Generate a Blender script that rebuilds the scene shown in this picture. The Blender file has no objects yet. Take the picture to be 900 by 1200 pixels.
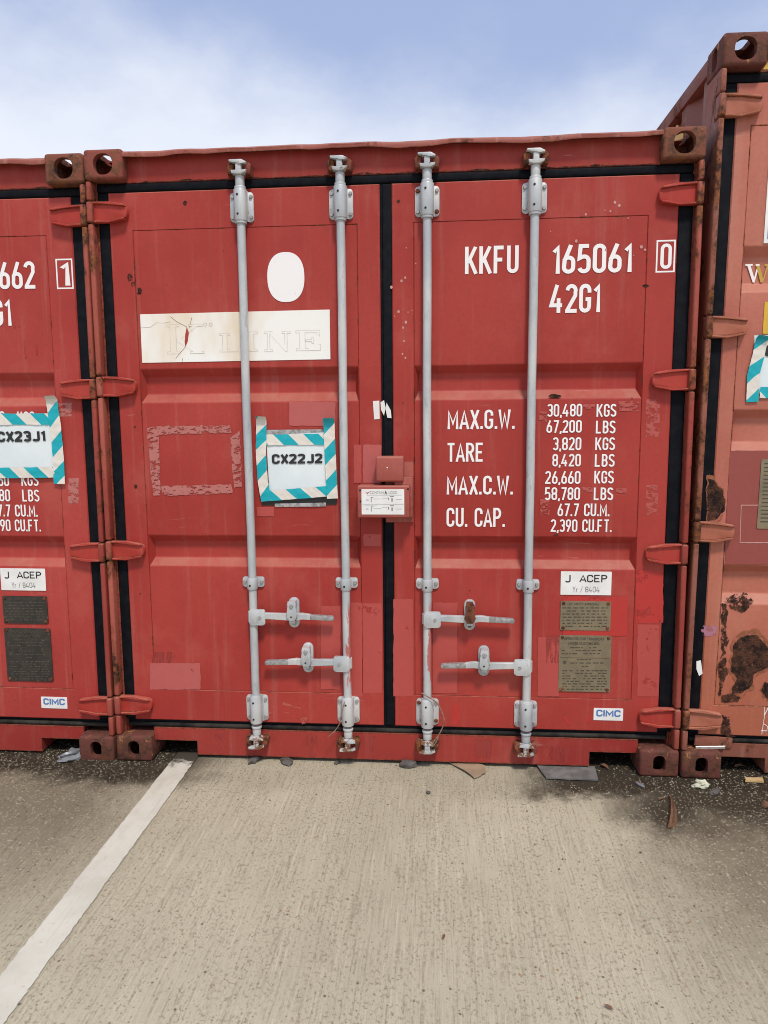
import bpy, bmesh, math, random
from mathutils import Vector, Matrix, Euler, noise as mnoise
R = math.radians
random.seed(7)
sc = bpy.context.scene
COL = sc.collection

# ------------------------------------------------------------------ camera
CAM = Vector((1.4473, -2.9698, 1.4965)); CROT = Euler((1.446046, 0.0079764, 0.0799678), 'XYZ'); FPX = 849.9
cd = bpy.data.cameras.new("camera"); cam = bpy.data.objects.new("camera", cd); COL.objects.link(cam)
cam.location = CAM; cam.rotation_euler = CROT
cd.sensor_fit = 'VERTICAL'; cd.sensor_height = 24.0; cd.lens = 24.0 * FPX / 1200.0
cd.clip_start = 0.05; cd.clip_end = 3000
sc.camera = cam

# ------------------------------------------------------------------ sky, sun, exposure
SUN_EL, SUN_AZ = R(58), R(160)          # azimuth clockwise from +Y: behind the camera, a little to its right
w = bpy.data.worlds.new("World"); sc.world = w; w.use_nodes = True
wt = w.node_tree; wt.nodes.clear()
def wn(t, **k):
    n = wt.nodes.new(t)
    for a, v in k.items(): setattr(n, a, v)
    return n
sky = wn('ShaderNodeTexSky', sky_type='NISHITA', sun_disc=False, sun_elevation=SUN_EL, sun_rotation=SUN_AZ)
sky.air_density = 1.0; sky.dust_density = 1.0; sky.ozone_density = 1.6
wtc = wn('ShaderNodeTexCoord')
wmap = wn('ShaderNodeMapping'); wmap.inputs['Scale'].default_value = (1.0, 1.0, 1.7); wmap.inputs['Location'].default_value = (6.0704, 3.3723, 3.9507)
wt.links.new(wtc.outputs['Generated'], wmap.inputs['Vector'])
cl = wn('ShaderNodeTexNoise'); cl.inputs['Scale'].default_value = 1.7; cl.inputs['Detail'].default_value = 8; cl.inputs['Roughness'].default_value = 0.56
wt.links.new(wmap.outputs['Vector'], cl.inputs['Vector'])
sepw = wn('ShaderNodeSeparateXYZ'); wt.links.new(wtc.outputs['Generated'], sepw.inputs['Vector'])
# cloud cover thickens towards the horizon all the way round
hz = wn('ShaderNodeMapRange'); hz.inputs['From Min'].default_value = 0.29; hz.inputs['From Max'].default_value = 0.47
hz.inputs['To Min'].default_value = 0.36; hz.inputs['To Max'].default_value = -0.06
wt.links.new(sepw.outputs['Z'], hz.inputs['Value'])
ad = wn('ShaderNodeMath', operation='ADD'); wt.links.new(cl.outputs['Fac'], ad.inputs[0]); wt.links.new(hz.outputs['Result'], ad.inputs[1])
cr = wn('ShaderNodeMapRange', interpolation_type='SMOOTHSTEP'); cr.inputs['From Min'].default_value = 0.40; cr.inputs['From Max'].default_value = 0.80; cr.inputs['To Max'].default_value = 0.95
wt.links.new(ad.outputs[0], cr.inputs['Value'])
gain = wn('ShaderNodeMix', data_type='RGBA', blend_type='MULTIPLY'); gain.inputs['Factor'].default_value = 1
wt.links.new(sky.outputs['Color'], gain.inputs['A']); gain.inputs['B'].default_value = (1.25, 1.2, 1.12, 1)
veil = wn('ShaderNodeMix', data_type='RGBA'); veil.inputs['Factor'].default_value = 0.7
wt.links.new(gain.outputs['Result'], veil.inputs['A']); veil.inputs['B'].default_value = (3.75, 4.5, 6.9, 1)
mixw = wn('ShaderNodeMix', data_type='RGBA'); wt.links.new(cr.outputs['Result'], mixw.inputs['Factor'])
wt.links.new(veil.outputs['Result'], mixw.inputs['A']); mixw.inputs['B'].default_value = (7.0, 7.35, 8.1, 1)
bg = wn('ShaderNodeBackground'); bg.inputs['Strength'].default_value = 0.10
wt.links.new(mixw.outputs['Result'], bg.inputs['Color'])
wo = wn('ShaderNodeOutputWorld'); wt.links.new(bg.outputs[0], wo.inputs['Surface'])
sd = bpy.data.lights.new("sun", 'SUN'); sun = bpy.data.objects.new("sun", sd); COL.objects.link(sun)
sd.energy = 2.3; sd.angle = R(9); sd.color = (1.0, 0.93, 0.82)
sdir = Vector((math.sin(SUN_AZ) * math.cos(SUN_EL), math.cos(SUN_AZ) * math.cos(SUN_EL), math.sin(SUN_EL)))
sun.rotation_euler = sdir.to_track_quat('Z', 'Y').to_euler()
sc.view_settings.view_transform = 'Standard'; sc.view_settings.look = 'None'
sc.cycles.filter_width = 1.0
sc.view_settings.gamma = 1; sc.view_settings.exposure = 0.33; sc.view_settings.use_curve_mapping = False

# ------------------------------------------------------------------ measuring helper: a measured sight line meets a plane of constant depth
CM = CROT.to_matrix()
def ray(u, v): return CM @ Vector(((u - 450) / FPX, -(v - 600) / FPX, -1))
def P(u, v, Y, M=None):
    d = ray(u, v); t = (Y - CAM.y) / d.y; q = CAM + d * t
    if M is not None: q = M.inverted() @ q
    return q.x, q.z
def G(u, v):
    d = ray(u, v); q = CAM + d * (-CAM.z / d.z); return q.x, q.y

# ------------------------------------------------------------------ materials
class NT:
    def __init__(s, name):
        s.m = bpy.data.materials.new(name); s.m.use_nodes = True
        s.t = s.m.node_tree; s.t.nodes.clear()
        s.out = s.n('ShaderNodeOutputMaterial'); s.b = s.n('ShaderNodeBsdfPrincipled')
        s.l(s.b.outputs[0], s.out.inputs['Surface'])
        s.tc = s.n('ShaderNodeTexCoord'); s.co = s.tc.outputs['Object']
    def n(s, t, **k):
        n = s.t.nodes.new(t)
        for a, v in k.items(): setattr(n, a, v)
        return n
    def l(s, a, b): s.t.links.new(a, b)
    def put(s, sock, v):
        if hasattr(v, 'is_output'): s.l(v, sock)
        elif isinstance(v, (tuple, list)) and len(v) == 3 and sock.type == 'RGBA': sock.default_value = (*v, 1)
        else: sock.default_value = v
    def map(s, scale=(1, 1, 1), loc=(0, 0, 0), rot=(0, 0, 0), vec=None):
        n = s.n('ShaderNodeMapping'); n.inputs['Scale'].default_value = scale; n.inputs['Location'].default_value = loc; n.inputs['Rotation'].default_value = rot
        s.l(vec or s.co, n.inputs['Vector']); return n.outputs[0]
    def noise(s, scale, detail=3, rough=.5, vec=None, dist=0):
        n = s.n('ShaderNodeTexNoise'); n.inputs['Scale'].default_value = scale; n.inputs['Detail'].default_value = detail
        n.inputs['Roughness'].default_value = rough; n.inputs['Distortion'].default_value = dist
        s.l(vec or s.co, n.inputs['Vector']); return n.outputs['Fac']
    def vor(s, scale, vec=None, out='Distance', feature='F1'):
        n = s.n('ShaderNodeTexVoronoi', feature=feature); n.inputs['Scale'].default_value = scale
        s.l(vec or s.co, n.inputs['Vector']); return n.outputs[out]
    def rng(s, v, a, b, c=0., d=1., smooth=True):
        n = s.n('ShaderNodeMapRange'); n.interpolation_type = 'SMOOTHSTEP' if smooth else 'LINEAR'
        s.put(n.inputs['Value'], v)
        for k, x in (('From Min', a), ('From Max', b), ('To Min', c), ('To Max', d)): s.put(n.inputs[k], x)
        return n.outputs[0]
    def math(s, op, a, b=0.0, c=0.0):
        n = s.n('ShaderNodeMath', operation=op); s.put(n.inputs[0], a); s.put(n.inputs[1], b)
        if op in ('MULTIPLY_ADD',): s.put(n.inputs[2], c)
        return n.outputs[0]
    def mul(s, a, b): return s.math('MULTIPLY', a, b)
    def add(s, a, b): return s.math('ADD', a, b)
    def mx(s, a, b): return s.math('MAXIMUM', a, b)
    def mix(s, f, a, b, mode='MIX'):
        n = s.n('ShaderNodeMix', data_type='RGBA', blend_type=mode); s.put(n.inputs['Factor'], f); s.put(n.inputs['A'], a); s.put(n.inputs['B'], b)
        return n.outputs['Result']
    def xyz(s, vec=None):
        n = s.n('ShaderNodeSeparateXYZ'); s.l(vec or s.co, n.inputs[0]); return n.outputs
    def bump(s, h, strength=.3, dist=.002, prev=None):
        n = s.n('ShaderNodeBump'); n.inputs['Strength'].default_value = strength; n.inputs['Distance'].default_value = dist
        s.l(h, n.inputs['Height'])
        if prev is not None: s.l(prev, n.inputs['Normal'])
        return n.outputs[0]
    def edge(s, radius=.006):
        b = s.n('ShaderNodeBevel', samples=4); b.inputs['Radius'].default_value = radius
        g = s.n('ShaderNodeNewGeometry'); d = s.n('ShaderNodeVectorMath', operation='DOT_PRODUCT')
        s.l(b.outputs[0], d.inputs[0]); s.l(g.outputs['Normal'], d.inputs[1])
        return s.math('SUBTRACT', 1.0, d.outputs['Value'])
    def fin(s, col, rough=.5, metal=0., normal=None, spec=.5):
        s.put(s.b.inputs['Base Color'], col); s.put(s.b.inputs['Roughness'], rough); s.put(s.b.inputs['Metallic'], metal)
        s.b.inputs['Specular IOR Level'].default_value = spec
        if normal is not None: s.l(normal, s.b.inputs['Normal'])
        return s.m

def paint(name, A, B, seed=0, spots=.5, edge=0., rust=0., chalk=.22, low=None, rough=.57, er=.006):
    """weathered container paint: patchy fading, rain streaks, rust pinholes, rust on worn edges"""
    k = NT(name); co = k.map(loc=(seed * 3.7, seed * 1.3, seed * 2.1))
    base = k.mix(k.rng(k.noise(1.4, 4, .55, co), .35, .66), A, B)
    if low is not None:                                   # paint that has gone chalky orange low down on this door
        z = k.xyz()[2]
        base = k.mix(k.rng(k.add(z, k.mul(k.noise(2.2, 4, .6, co), .7)), 1.7, .6), base, low)
    st = k.noise(1.0, 5, .62, k.map((26, 5, 1.1), vec=co))
    base = k.mix(k.mul(k.rng(st, .52, .74), chalk), base, k.mix(.5, B, (.52, .33, .27)))
    st2 = k.noise(1.0, 4, .6, k.map((60, 9, 1.6), loc=(5, 0, 2), vec=co))
    base = k.mix(k.mul(k.rng(st2, .58, .75), .15), base, k.mix(.45, A, (.05, .025, .02)))
    fine = k.noise(70, 3, .6, co)
    base = k.mix(k.rng(fine, .3, .75, 0, .22), base, k.mix(.5, A, (.08, .03, .025)))
    md = k.noise(3.3, 6, .68, k.map((1, 1, .8), loc=(2, 6, 1), vec=co))          # blotchy chalking
    base = k.mix(k.rng(md, .50, .70, 0, .32), base, k.mix(.3, B, (.54, .26, .19)))
    base = k.mix(k.rng(md, .46, .30, 0, .30), base, k.mix(.35, A, (.12, .02, .02)))
    g_ = k.n('ShaderNodeNewGeometry'); up = k.xyz(g_.outputs['Normal'])[2]                                # paler tint on upward-facing surfaces, broken up by noise
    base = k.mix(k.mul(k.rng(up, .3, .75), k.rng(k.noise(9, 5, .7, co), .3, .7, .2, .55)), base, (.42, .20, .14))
    # scuffs
    sf = k.noise(1, 3, .7, k.map((4, 4, 45), rot=(0, .35, 0), vec=co))
    sm = k.mul(k.rng(sf, .66, .74), k.rng(k.noise(2.3, 2, .5, co), .52, .62))
    base = k.mix(k.mul(sm, .35), base, (.55, .30, .27))
    rcol = k.mix(k.rng(k.noise(40, 5, .75, co), .36, .66), (.028, .012, .009), (.25, .085, .03))
    sp = k.mul(k.rng(k.noise(13, 6, .72, co), .70, .75), k.rng(k.noise(1.7, 2, .5, co), .45, .6))
    m = k.mul(sp, spots)
    vd = k.vor(7.0, co); m = k.mx(m, k.mul(k.rng(vd, .045, .025), .75 * min(1, spots * 1.5)))
    if rust: m = k.mx(m, k.rng(k.noise(6, 8, .72, k.map((1, 1, .55), vec=co)), .66 - .34 * rust, .74 - .30 * rust))
    if edge: 
        e = k.mul(k.rng(k.edge(er), .015, .14), k.rng(k.noise(16, 6, .75, co), .62 - .35 * edge, .72 - .3 * edge))
        m = k.mx(m, e)
    col = k.mix(m, base, rcol)
    nb = k.bump(k.noise(3.2, 2, .5, co), .35, .012)
    nb = k.bump(k.noise(300, 2, .5, co), .06, .001, nb)
    nb = k.bump(k.mul(m, k.noise(80, 5, .7, co)), .5, .004, nb)
    rg = k.rng(k.noise(5, 4, .6, co), .3, .7, rough - .06, rough + .12)
    rg = k.mix(m, rg, (.9, .9, .9))
    return k.fin(col, rg, 0, nb, .3)

def rusty(name, paintcol, amount=.6, seed=0, tint=(.20, .075, .035)):
    """corner castings: mostly brown rust with remains of paint and pale scrapes"""
    k = NT(name); co = k.map(loc=(seed * 2.3, seed * 1.1, seed))
    rc = k.mix(k.rng(k.noise(20, 7, .75, co), .3, .66), (.030, .015, .012), tint)
    rc = k.mix(k.mul(k.rng(k.noise(60, 4, .7, co), .58, .72), .5), rc, (.32, .13, .05))
    pm = k.rng(k.noise(13, 7, .75, co), amount - .05, amount + .03)
    col = k.mix(pm, rc, paintcol)
    e = k.mul(k.rng(k.edge(.008), .03, .2), k.rng(k.noise(30, 4, .7, co), .5, .62))
    col = k.mix(k.mul(e, .6), col, (.30, .13, .07))
    sc_ = k.mul(k.rng(k.noise(19, 6, .78, k.map((1, 1, .5), vec=co)), .60, .66), .8)
    col = k.mix(sc_, col, (.50, .24, .10))
    nb = k.bump(k.noise(70, 6, .75, co), .6, .004)
    return k.fin(col, .78, 0, nb, .3)

def plain(name, A, B=None, scale=20, rough=.5, metal=0., bump=.15, bscale=200, spec=.5, detail=4):
    k = NT(name); B = B or tuple(c * .75 for c in A)
    c = k.mix(k.rng(k.noise(scale, detail, .6), .35, .7), A, B)
    return k.fin(c, rough, metal, k.bump(k.noise(bscale, 3, .6), bump, .002), spec)

RED, RED2 = (.335, .030, .023), (.39, .044, .033)
M = {}
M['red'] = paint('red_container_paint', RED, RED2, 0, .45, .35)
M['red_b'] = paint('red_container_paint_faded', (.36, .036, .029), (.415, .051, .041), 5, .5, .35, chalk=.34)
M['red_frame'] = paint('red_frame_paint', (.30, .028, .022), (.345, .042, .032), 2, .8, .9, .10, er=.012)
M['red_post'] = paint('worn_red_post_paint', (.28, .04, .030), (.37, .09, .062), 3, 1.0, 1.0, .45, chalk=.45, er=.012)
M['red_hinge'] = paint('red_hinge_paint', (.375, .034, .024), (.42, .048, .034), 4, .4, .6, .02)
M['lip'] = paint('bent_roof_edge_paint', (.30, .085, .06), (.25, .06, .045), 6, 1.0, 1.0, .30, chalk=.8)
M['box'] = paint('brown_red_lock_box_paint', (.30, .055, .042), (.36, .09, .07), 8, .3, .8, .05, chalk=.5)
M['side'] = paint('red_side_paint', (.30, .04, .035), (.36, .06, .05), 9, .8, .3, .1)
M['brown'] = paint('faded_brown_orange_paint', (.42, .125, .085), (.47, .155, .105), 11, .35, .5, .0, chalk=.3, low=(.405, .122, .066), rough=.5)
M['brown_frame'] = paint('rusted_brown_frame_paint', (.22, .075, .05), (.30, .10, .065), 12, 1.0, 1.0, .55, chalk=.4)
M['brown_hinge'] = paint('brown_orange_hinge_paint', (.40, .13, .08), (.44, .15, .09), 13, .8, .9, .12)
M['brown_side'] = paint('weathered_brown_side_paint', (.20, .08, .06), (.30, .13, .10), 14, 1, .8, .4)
M['cast_a'] = rusty('rusty_casting_with_red_paint', (.23, .060, .042), .49, 0)
M['cast_b'] = rusty('rusty_casting_brown', (.20, .065, .04), .50, 4)
M['cast_c'] = rusty('rusted_casting_dark', (.135, .042, .032), .50, 9, (.15, .055, .03))
M['rubber'] = plain('black_rubber', (.004, .0048, .008), (.008, .009, .012), 30, .7, 0, .2, 90, .1)
M['rubber_dusty'] = plain('dusty_black_rubber', (.009, .009, .010), (.045, .040, .034), 9, .7, 0, .3, 60, .12)
M['dark'] = plain('dark_underside', (.03, .025, .022), None, 10, .9)
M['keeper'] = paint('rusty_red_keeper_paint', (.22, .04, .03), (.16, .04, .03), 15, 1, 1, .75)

def bar_mat(name, smear, rust=0.):
    k = NT(name)
    c = k.mix(k.rng(k.noise(7, 5, .65, k.map((1, 1, .35))), .32, .66), (.585, .59, .575), (.40, .43, .45))
    c = k.mix(k.mul(k.rng(k.noise(22, 6, .75, k.map((1, 1, .3))), .55, .68), .6), c, (.27, .27, .27))
    e = k.mul(k.rng(k.edge(.006), .04, .2), k.rng(k.noise(40, 4, .7), .52, .66))
    c = k.mix(k.mul(e, .85), c, (.20, .115, .07))
    r = k.rng(k.noise(19, 7, .78), .70 - rust, .76 - rust)
    c = k.mix(r, c, (.20, .09, .04))
    if smear:
        z = k.xyz()[2]
        zz = k.mul(k.rng(z, .34, .40), k.rng(z, .76, .68))
        g_ = k.n('ShaderNodeNewGeometry'); nx_ = k.xyz(g_.outputs['Normal'])[0]
        s = k.mul(k.rng(k.add(k.add(k.noise(9, 5, .65, k.map((3, 3, .5), loc=(smear, 0, smear))), k.mul(zz, .05)), k.mul(nx_, .16)), .60, .63), zz)
        c = k.mix(k.mul(s, .85), c, (.44, .08, .06))
        c = k.mix(k.mul(k.rng(k.noise(30, 5, .7, k.map((2, 2, .2), loc=(0, smear, 0))), .66, .70), .8), c, (.36, .12, .08))
    return k.fin(c, k.rng(k.noise(12, 3, .6), .3, .7, .34, .55), .15, k.bump(k.noise(120, 4, .6), .18, .002))
M['bar'] = bar_mat('grey_galvanised_paint', 0)
M['cam'] = bar_mat('rust_bitten_grey_paint', 0, .13); M['cam_low'] = bar_mat('rusted_grey_paint', 0, .22)
M['bar_smear'] = bar_mat('grey_paint_with_red_smears', 1.3)
M['lever'] = plain('bare_handle_metal', (.42, .42, .42), (.24, .23, .22), 90, .42, .45, .5, 160)
M['bolt'] = plain('galvanised_bolt', (.42, .42, .41), (.30, .28, .25), 120, .45, .4)
M['rust_dark'] = rusty('dark_rust', (.10, .035, .02), .7, 3, (.20, .06, .025))
M['hole'] = plain('dark_hole', (.02, .018, .018), None, 10, .9)

def letter_mat(name, c, wear, wearcol):
    k = NT(name)
    m = k.mul(k.rng(k.noise(38, 6, .75), .66, .73), wear)
    return k.fin(k.mix(m, k.mix(k.noise(9, 3), c, tuple(x * .93 for x in c)), wearcol), .5)
M['white'] = letter_mat('white_stencil_paint', (.86, .84, .83), .6, (.5, .16, .14))
M['gold'] = letter_mat('gold_stencil_paint', (.52, .33, .05), .6, (.42, .15, .11))
M['black_ink'] = plain('black_print', (.012, .012, .014), (.02, .02, .022), 20, .5, 0, 0)
M['grey_ink'] = plain('grey_print', (.16, .16, .16), (.25, .25, .25), 60, .6, 0, 0)
M['ghost_ink'] = plain('faint_grey_print', (.685, .75, .77), None, 20, .6, 0, 0)
M['tiny_ink'] = plain('small_grey_print', (.28, .31, .33), (.42, .45, .46), 300, .6, 0, 0)
M['red_ink'] = plain('red_print', (.55, .08, .06), None, 20, .6, 0, 0)
M['blue_ink'] = plain('blue_print', (.07, .17, .42), (.10, .22, .48), 50, .5, 0, 0)
M['sticker'] = plain('white_vinyl', (.80, .80, .78), (.72, .71, .68), 12, .4, 0, .05, 60)
M['paper'] = plain('white_paper_in_film', (.72, .78, .79), (.66, .73, .75), 8, .25, 0, .12, 14)
M['black_film'] = plain('black_film', (.012, .012, .013), None, 10, .3, 0, .3, 30)
M['silver_film'] = plain('torn_silver_backing_and_glint', (.42, .41, .40), (.16, .15, .15), 60, .5, 0, .4, 60)
def cream_panel():
    k = NT('yellowed_white_panel_film'); 
    n = k.noise(3.4, 4, .6, k.map((1, 1, .4)))
    c = k.mix(k.mul(k.rng(n, .50, .74), .8), (.84, .83, .79), (.72, .58, .40))
    c = k.mix(k.mul(k.rng(k.noise(22, 5, .7), .66, .74), .5), c, (.55, .33, .2))
    return k.fin(c, .42, 0, k.bump(k.noise(9, 3), .15, .004))
M['cream'] = cream_panel()
M['emboss'] = plain('cream_letter_edge', (.52, .47, .39), (.68, .63, .54), 30, .5, 0, 0)
M['emboss_face'] = M['cream']
def plate_mat(name, A, B, C):
    k = NT(name)
    c = k.mix(k.rng(k.noise(14, 6, .65), .35, .7), A, B)
    c = k.mix(k.mul(k.rng(k.noise(30, 5, .7, k.map(loc=(3, 1, 2))), .60, .72), .75), c, C)
    return k.fin(c, .5, .35, k.bump(k.noise(110, 4, .6), .3, .002))
M['plate_tan'] = plate_mat('tan_data_plate', (.26, .21, .13), (.19, .155, .10), (.36, .19, .08))
M['plate_dark'] = plate_mat('grimy_dark_data_plate', (.035, .032, .028), (.06, .05, .04), (.20, .15, .09))
M['plate_text'] = plain('dark_engraved_text', (.05, .045, .035), (.10, .085, .06), 200, .6, .2, 0)
M['plate_text_dark'] = plain('worn_engraved_text', (.10, .085, .06), (.05, .045, .035), 200, .6, .2, 0)
M['yellow'] = plain('yellow_vinyl', (.66, .40, .03), (.56, .34, .05), 20, .5)
M['blue_film'] = plain('blue_vinyl', (.10, .22, .52), (.16, .30, .60), 8, .4)
def fade(name, col, alpha, lo=.35, hi=.5, scale=26, stretch=(1, 1, 1)):
    k = NT(name)
    k.fin(k.mix(k.noise(30, 4, .6), col, tuple(c * .86 for c in col)), .5)
    tr = k.n('ShaderNodeBsdfTransparent'); mxs = k.n('ShaderNodeMixShader')
    k.l(k.mul(k.rng(k.noise(scale, 6, .72, k.map(stretch)), lo, hi), alpha), mxs.inputs[0])
    k.l(tr.outputs[0], mxs.inputs[1]); k.l(k.b.outputs[0], mxs.inputs[2]); k.l(mxs.outputs[0], k.out.inputs['Surface'])
    return k.m
M['residue'] = fade('pale_tape_residue', (.47, .155, .135), 1, .42, .48, 38, (1, 1, 2))
M['residue_soft'] = fade('faint_tape_residue', (.45, .085, .068), 1, .45, .50, 40, (1, 1, 2))
M['patch_pink'] = fade('pinkish_overpaint', (.47, .10, .09), 1, .30, .34, 14)
M['patch_soft'] = fade('faded_overpaint', (.45, .066, .055), 1, .33, .37, 9)
M['patch_bright'] = fade('fresh_red_overpaint', (.47, .030, .024), 1, .36, .42, 7)
M['patch_dark'] = fade('dark_red_overpaint', (.29, .06, .048), 1, .10, .14, 6)
M['patch_grime'] = fade('grime_streak', (.30, .034, .028), 1, .46, .50, 7, (5, 1, .7))
def scab(name, lo, hi):
    k = NT(name); n = k.noise(30, 7, .75)
    c = k.mix(k.rng(n, .36, .64), (.014, .009, .008), (.10, .042, .025)); c = k.mix(k.rng(k.noise(75, 5, .7), .58, .7), c, (.20, .09, .05))
    k.fin(c, .9, 0, k.bump(n, 1.0, .012), .2)
    tr = k.n('ShaderNodeBsdfTransparent'); mxs = k.n('ShaderNodeMixShader'); k.l(k.rng(k.noise(42, 6, .75, k.map(loc=(1, 2, 3))), lo, hi), mxs.inputs[0])
    k.l(tr.outputs[0], mxs.inputs[1]); k.l(k.b.outputs[0], mxs.inputs[2]); k.l(mxs.outputs[0], k.out.inputs['Surface']); return k.m
M['halo'] = fade('orange_rust_stain', (.30, .10, .045), 1, .42, .56, 34, (1, 1, .7))
M['patch_rust'] = scab('black_rust_scab', .29, .44)
M['patch_rust_thin'] = scab('thin_rust_bloom', .43, .50)
M['patch_lilac'] = fade('lilac_smear', (.42, .17, .24), 1, .40, .52, 30)
M['weld_light'] = plain('pale_scratch', (.55, .30, .26), (.45, .20, .17), 60, .6, 0, 0)
def tape_mat():
    k = NT('teal_and_cream_striped_tape')
    uv = k.xyz(k.tc.outputs['UV'])
    s = k.math('FRACT', k.math('ADD', k.mul(k.add(uv[0], uv[1]), 1 / .128), 10.0))
    f = k.rng(s, .495, .505)
    f = k.mul(f, 1.0)
    c = k.mix(f, k.mix(k.noise(9, 3), (.74, .70, .63), (.66, .61, .54)), k.mix(k.noise(12, 3), (.0, .40, .46), (.0, .33, .40)))
    return k.fin(c, .32, 0, k.bump(k.noise(30, 4, .6), .22, .004))
M['tape'] = tape_mat()

def concrete():
    k = NT('brushed_concrete'); X, Y, Z = k.xyz()
    base = k.mix(k.rng(k.noise(1.1, 5, .6), .3, .7), (.525, .487, .365), (.435, .40, .295))
    base = k.mix(k.mul(k.rng(k.noise(4.5, 6, .7, k.map((1, .5, 1))), .5, .70), .4), base, (.365, .33, .245))
    # broom grooves run straight towards the doors, broken into short dashes
    gv = k.n('ShaderNodeCombineXYZ'); k.l(k.add(X, k.mul(k.noise(1.0, 1, .5), .012)), gv.inputs[0]); k.l(Y, gv.inputs[1])
    g1 = k.noise(1.0, 2, .65, k.map((120, 5, 1), vec=gv.outputs[0]))
    g2 = k.noise(1.0, 2, .6, k.map((60, .8, 1), loc=(4, 2, 0), vec=gv.outputs[0]))
    groove = k.add(k.mul(g1, .68), k.mul(g2, .33))
    gd = k.rng(groove, .51, .36)
    gb = k.rng(k.noise(70, 4, .75, k.map((1, .6, 1))), .38, .58)
    base = k.mix(k.mul(k.mul(gd, gb), .66), base, (.235, .20, .14))
    base = k.mix(k.mul(k.rng(groove, .55, .70), .5), base, (.66, .61, .47))
    sand = k.noise(330, 4, .75)
    base = k.mix(k.rng(sand, .44, .60, 0, .55), base, (.30, .26, .18))
    base = k.mix(k.rng(sand, .57, .68, 0, .45), base, (.80, .74, .58))
    pitn = k.noise(105, 4, .75, k.map((1, .7, 1), loc=(7, 3, 0)))
    pit = k.mul(k.rng(pitn, .545, .60), k.rng(k.noise(6, 4, .7, k.map((1, .3, 1))), .34, .55))
    base = k.mix(k.mul(pit, .62), base, (.17, .135, .085))
    # dirt: grimy wet bands by the corner castings, worn dark apron left of the line and on the right
    n1 = k.noise(1.9, 6, .68); n2 = k.noise(6.5, 6, .7)
    jig = k.add(k.add(k.mul(k.add(n1, -.5), .9), k.mul(k.add(n2, -.5), .45)), k.mul(k.add(k.noise(28, 4, .75), -.5), .22))
    xl = k.add(X, k.mul(jig, .5)); yl = k.add(Y, k.mul(jig, .5))
    left = k.rng(xl, .46, -.02)
    nearL = k.rng(yl, -1.45, -.40); nearR = k.rng(yl, -1.75, -.45)
    worn = k.mx(k.mul(left, nearL), k.mul(k.rng(xl, 1.95, 2.5), nearR))
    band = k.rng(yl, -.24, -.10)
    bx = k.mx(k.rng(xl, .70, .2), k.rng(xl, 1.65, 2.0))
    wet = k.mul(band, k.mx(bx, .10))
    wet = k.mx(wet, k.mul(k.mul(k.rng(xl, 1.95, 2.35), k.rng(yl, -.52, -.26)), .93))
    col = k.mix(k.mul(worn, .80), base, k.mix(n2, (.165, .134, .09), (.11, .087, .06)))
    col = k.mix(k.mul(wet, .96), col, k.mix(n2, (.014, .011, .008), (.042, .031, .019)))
    # exposed aggregate: dark, ochre and pale chips, much denser where the skin is worn off
    ag = k.n('ShaderNodeTexVoronoi'); ag.inputs['Scale'].default_value = 85; k.l(k.co, ag.inputs['Vector'])
    cc = k.xyz(ag.outputs['Color'])
    dens = k.rng(k.mx(worn, wet), 0, 1, .06, .30)
    on = k.mul(k.math('LESS_THAN', cc[0], dens), k.rng(k.add(ag.outputs['Distance'], k.mul(cc[2], .22)), .43, .30))
    ac = k.mix(k.rng(cc[1], .25, .35, smooth=False), (.09, .07, .05), (.30, .17, .075))
    ac = k.mix(k.rng(k.add(cc[1], k.mul(worn, .3)), .60, .66, smooth=False), ac, (.47, .42, .32))
    col = k.mix(k.mul(on, .8), col, ac)
    ag2 = k.n('ShaderNodeTexVoronoi'); ag2.inputs['Scale'].default_value = 130; k.l(k.co, ag2.inputs['Vector'])
    c2 = k.xyz(ag2.outputs['Color'])
    on2 = k.mul(k.math('LESS_THAN', c2[0], k.rng(worn, 0, 1, .14, .42)), k.rng(ag2.outputs['Distance'], .4, .3))
    col = k.mix(k.mul(on2, .7), col, k.mix(k.rng(k.add(c2[1], k.mul(worn, .25)), .50, .60), (.13, .105, .07), (.50, .45, .34)))
    h = k.add(k.mul(k.rng(groove, .3, .7), 1.0), k.mul(sand, .35))
    h = k.add(h, k.mul(on, .5))
    nb = k.bump(h, .55, .004)
    return k.fin(col, k.rng(wet, 0, 1, .82, .75), 0, nb, .15)
M['concrete'] = concrete()
def line_paint():
    k = NT('worn_white_road_paint'); X, Y, Z = k.xyz()
    c = k.mix(k.rng(k.noise(3.0, 5, .65), .35, .7), (.62, .61, .525), (.52, .505, .42))
    g1 = k.noise(1.0, 3, .65, k.map((95, 1.6, 1)))
    c = k.mix(k.mul(k.rng(g1, .60, .70), .45), c, (.45, .41, .35))
    c = k.mix(k.mul(k.rng(k.noise(70, 6, .78), .60, .66), .75), c, (.36, .32, .24))
    c = k.mix(k.mul(k.rng(k.noise(5, 6, .7, k.map((1, .35, 1))), .54, .70), .45), c, (.44, .41, .33))
    c = k.mix(k.mul(k.rng(k.add(Y, k.mul(k.noise(16, 6, .75), .34)), .12, .20), .97), c, (.045, .036, .026))
    return k.fin(c, .62, 0, k.bump(k.add(g1, k.mul(k.noise(420, 2), .4)), .4, .003), .35)
M['line'] = line_paint()
M['stone'] = plain('grey_stone', (.11, .10, .09), (.05, .045, .04), 40, .85, 0, .6, 60)
M['cardboard'] = plain('damp_cardboard', (.34, .25, .165), (.26, .19, .12), 14, .85, 0, .3, 60)
M['slate'] = plain('grey_fibre_board', (.17, .165, .155), (.10, .097, .09), 22, .75, 0, .5, 60)
M['wood'] = plain('split_wood', (.20, .105, .055), (.11, .055, .03), 40, .85, 0, .6, 90)
M['pale_wood'] = plain('pale_wood_chip', (.55, .38, .18), (.45, .29, .13), 40, .8)
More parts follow.
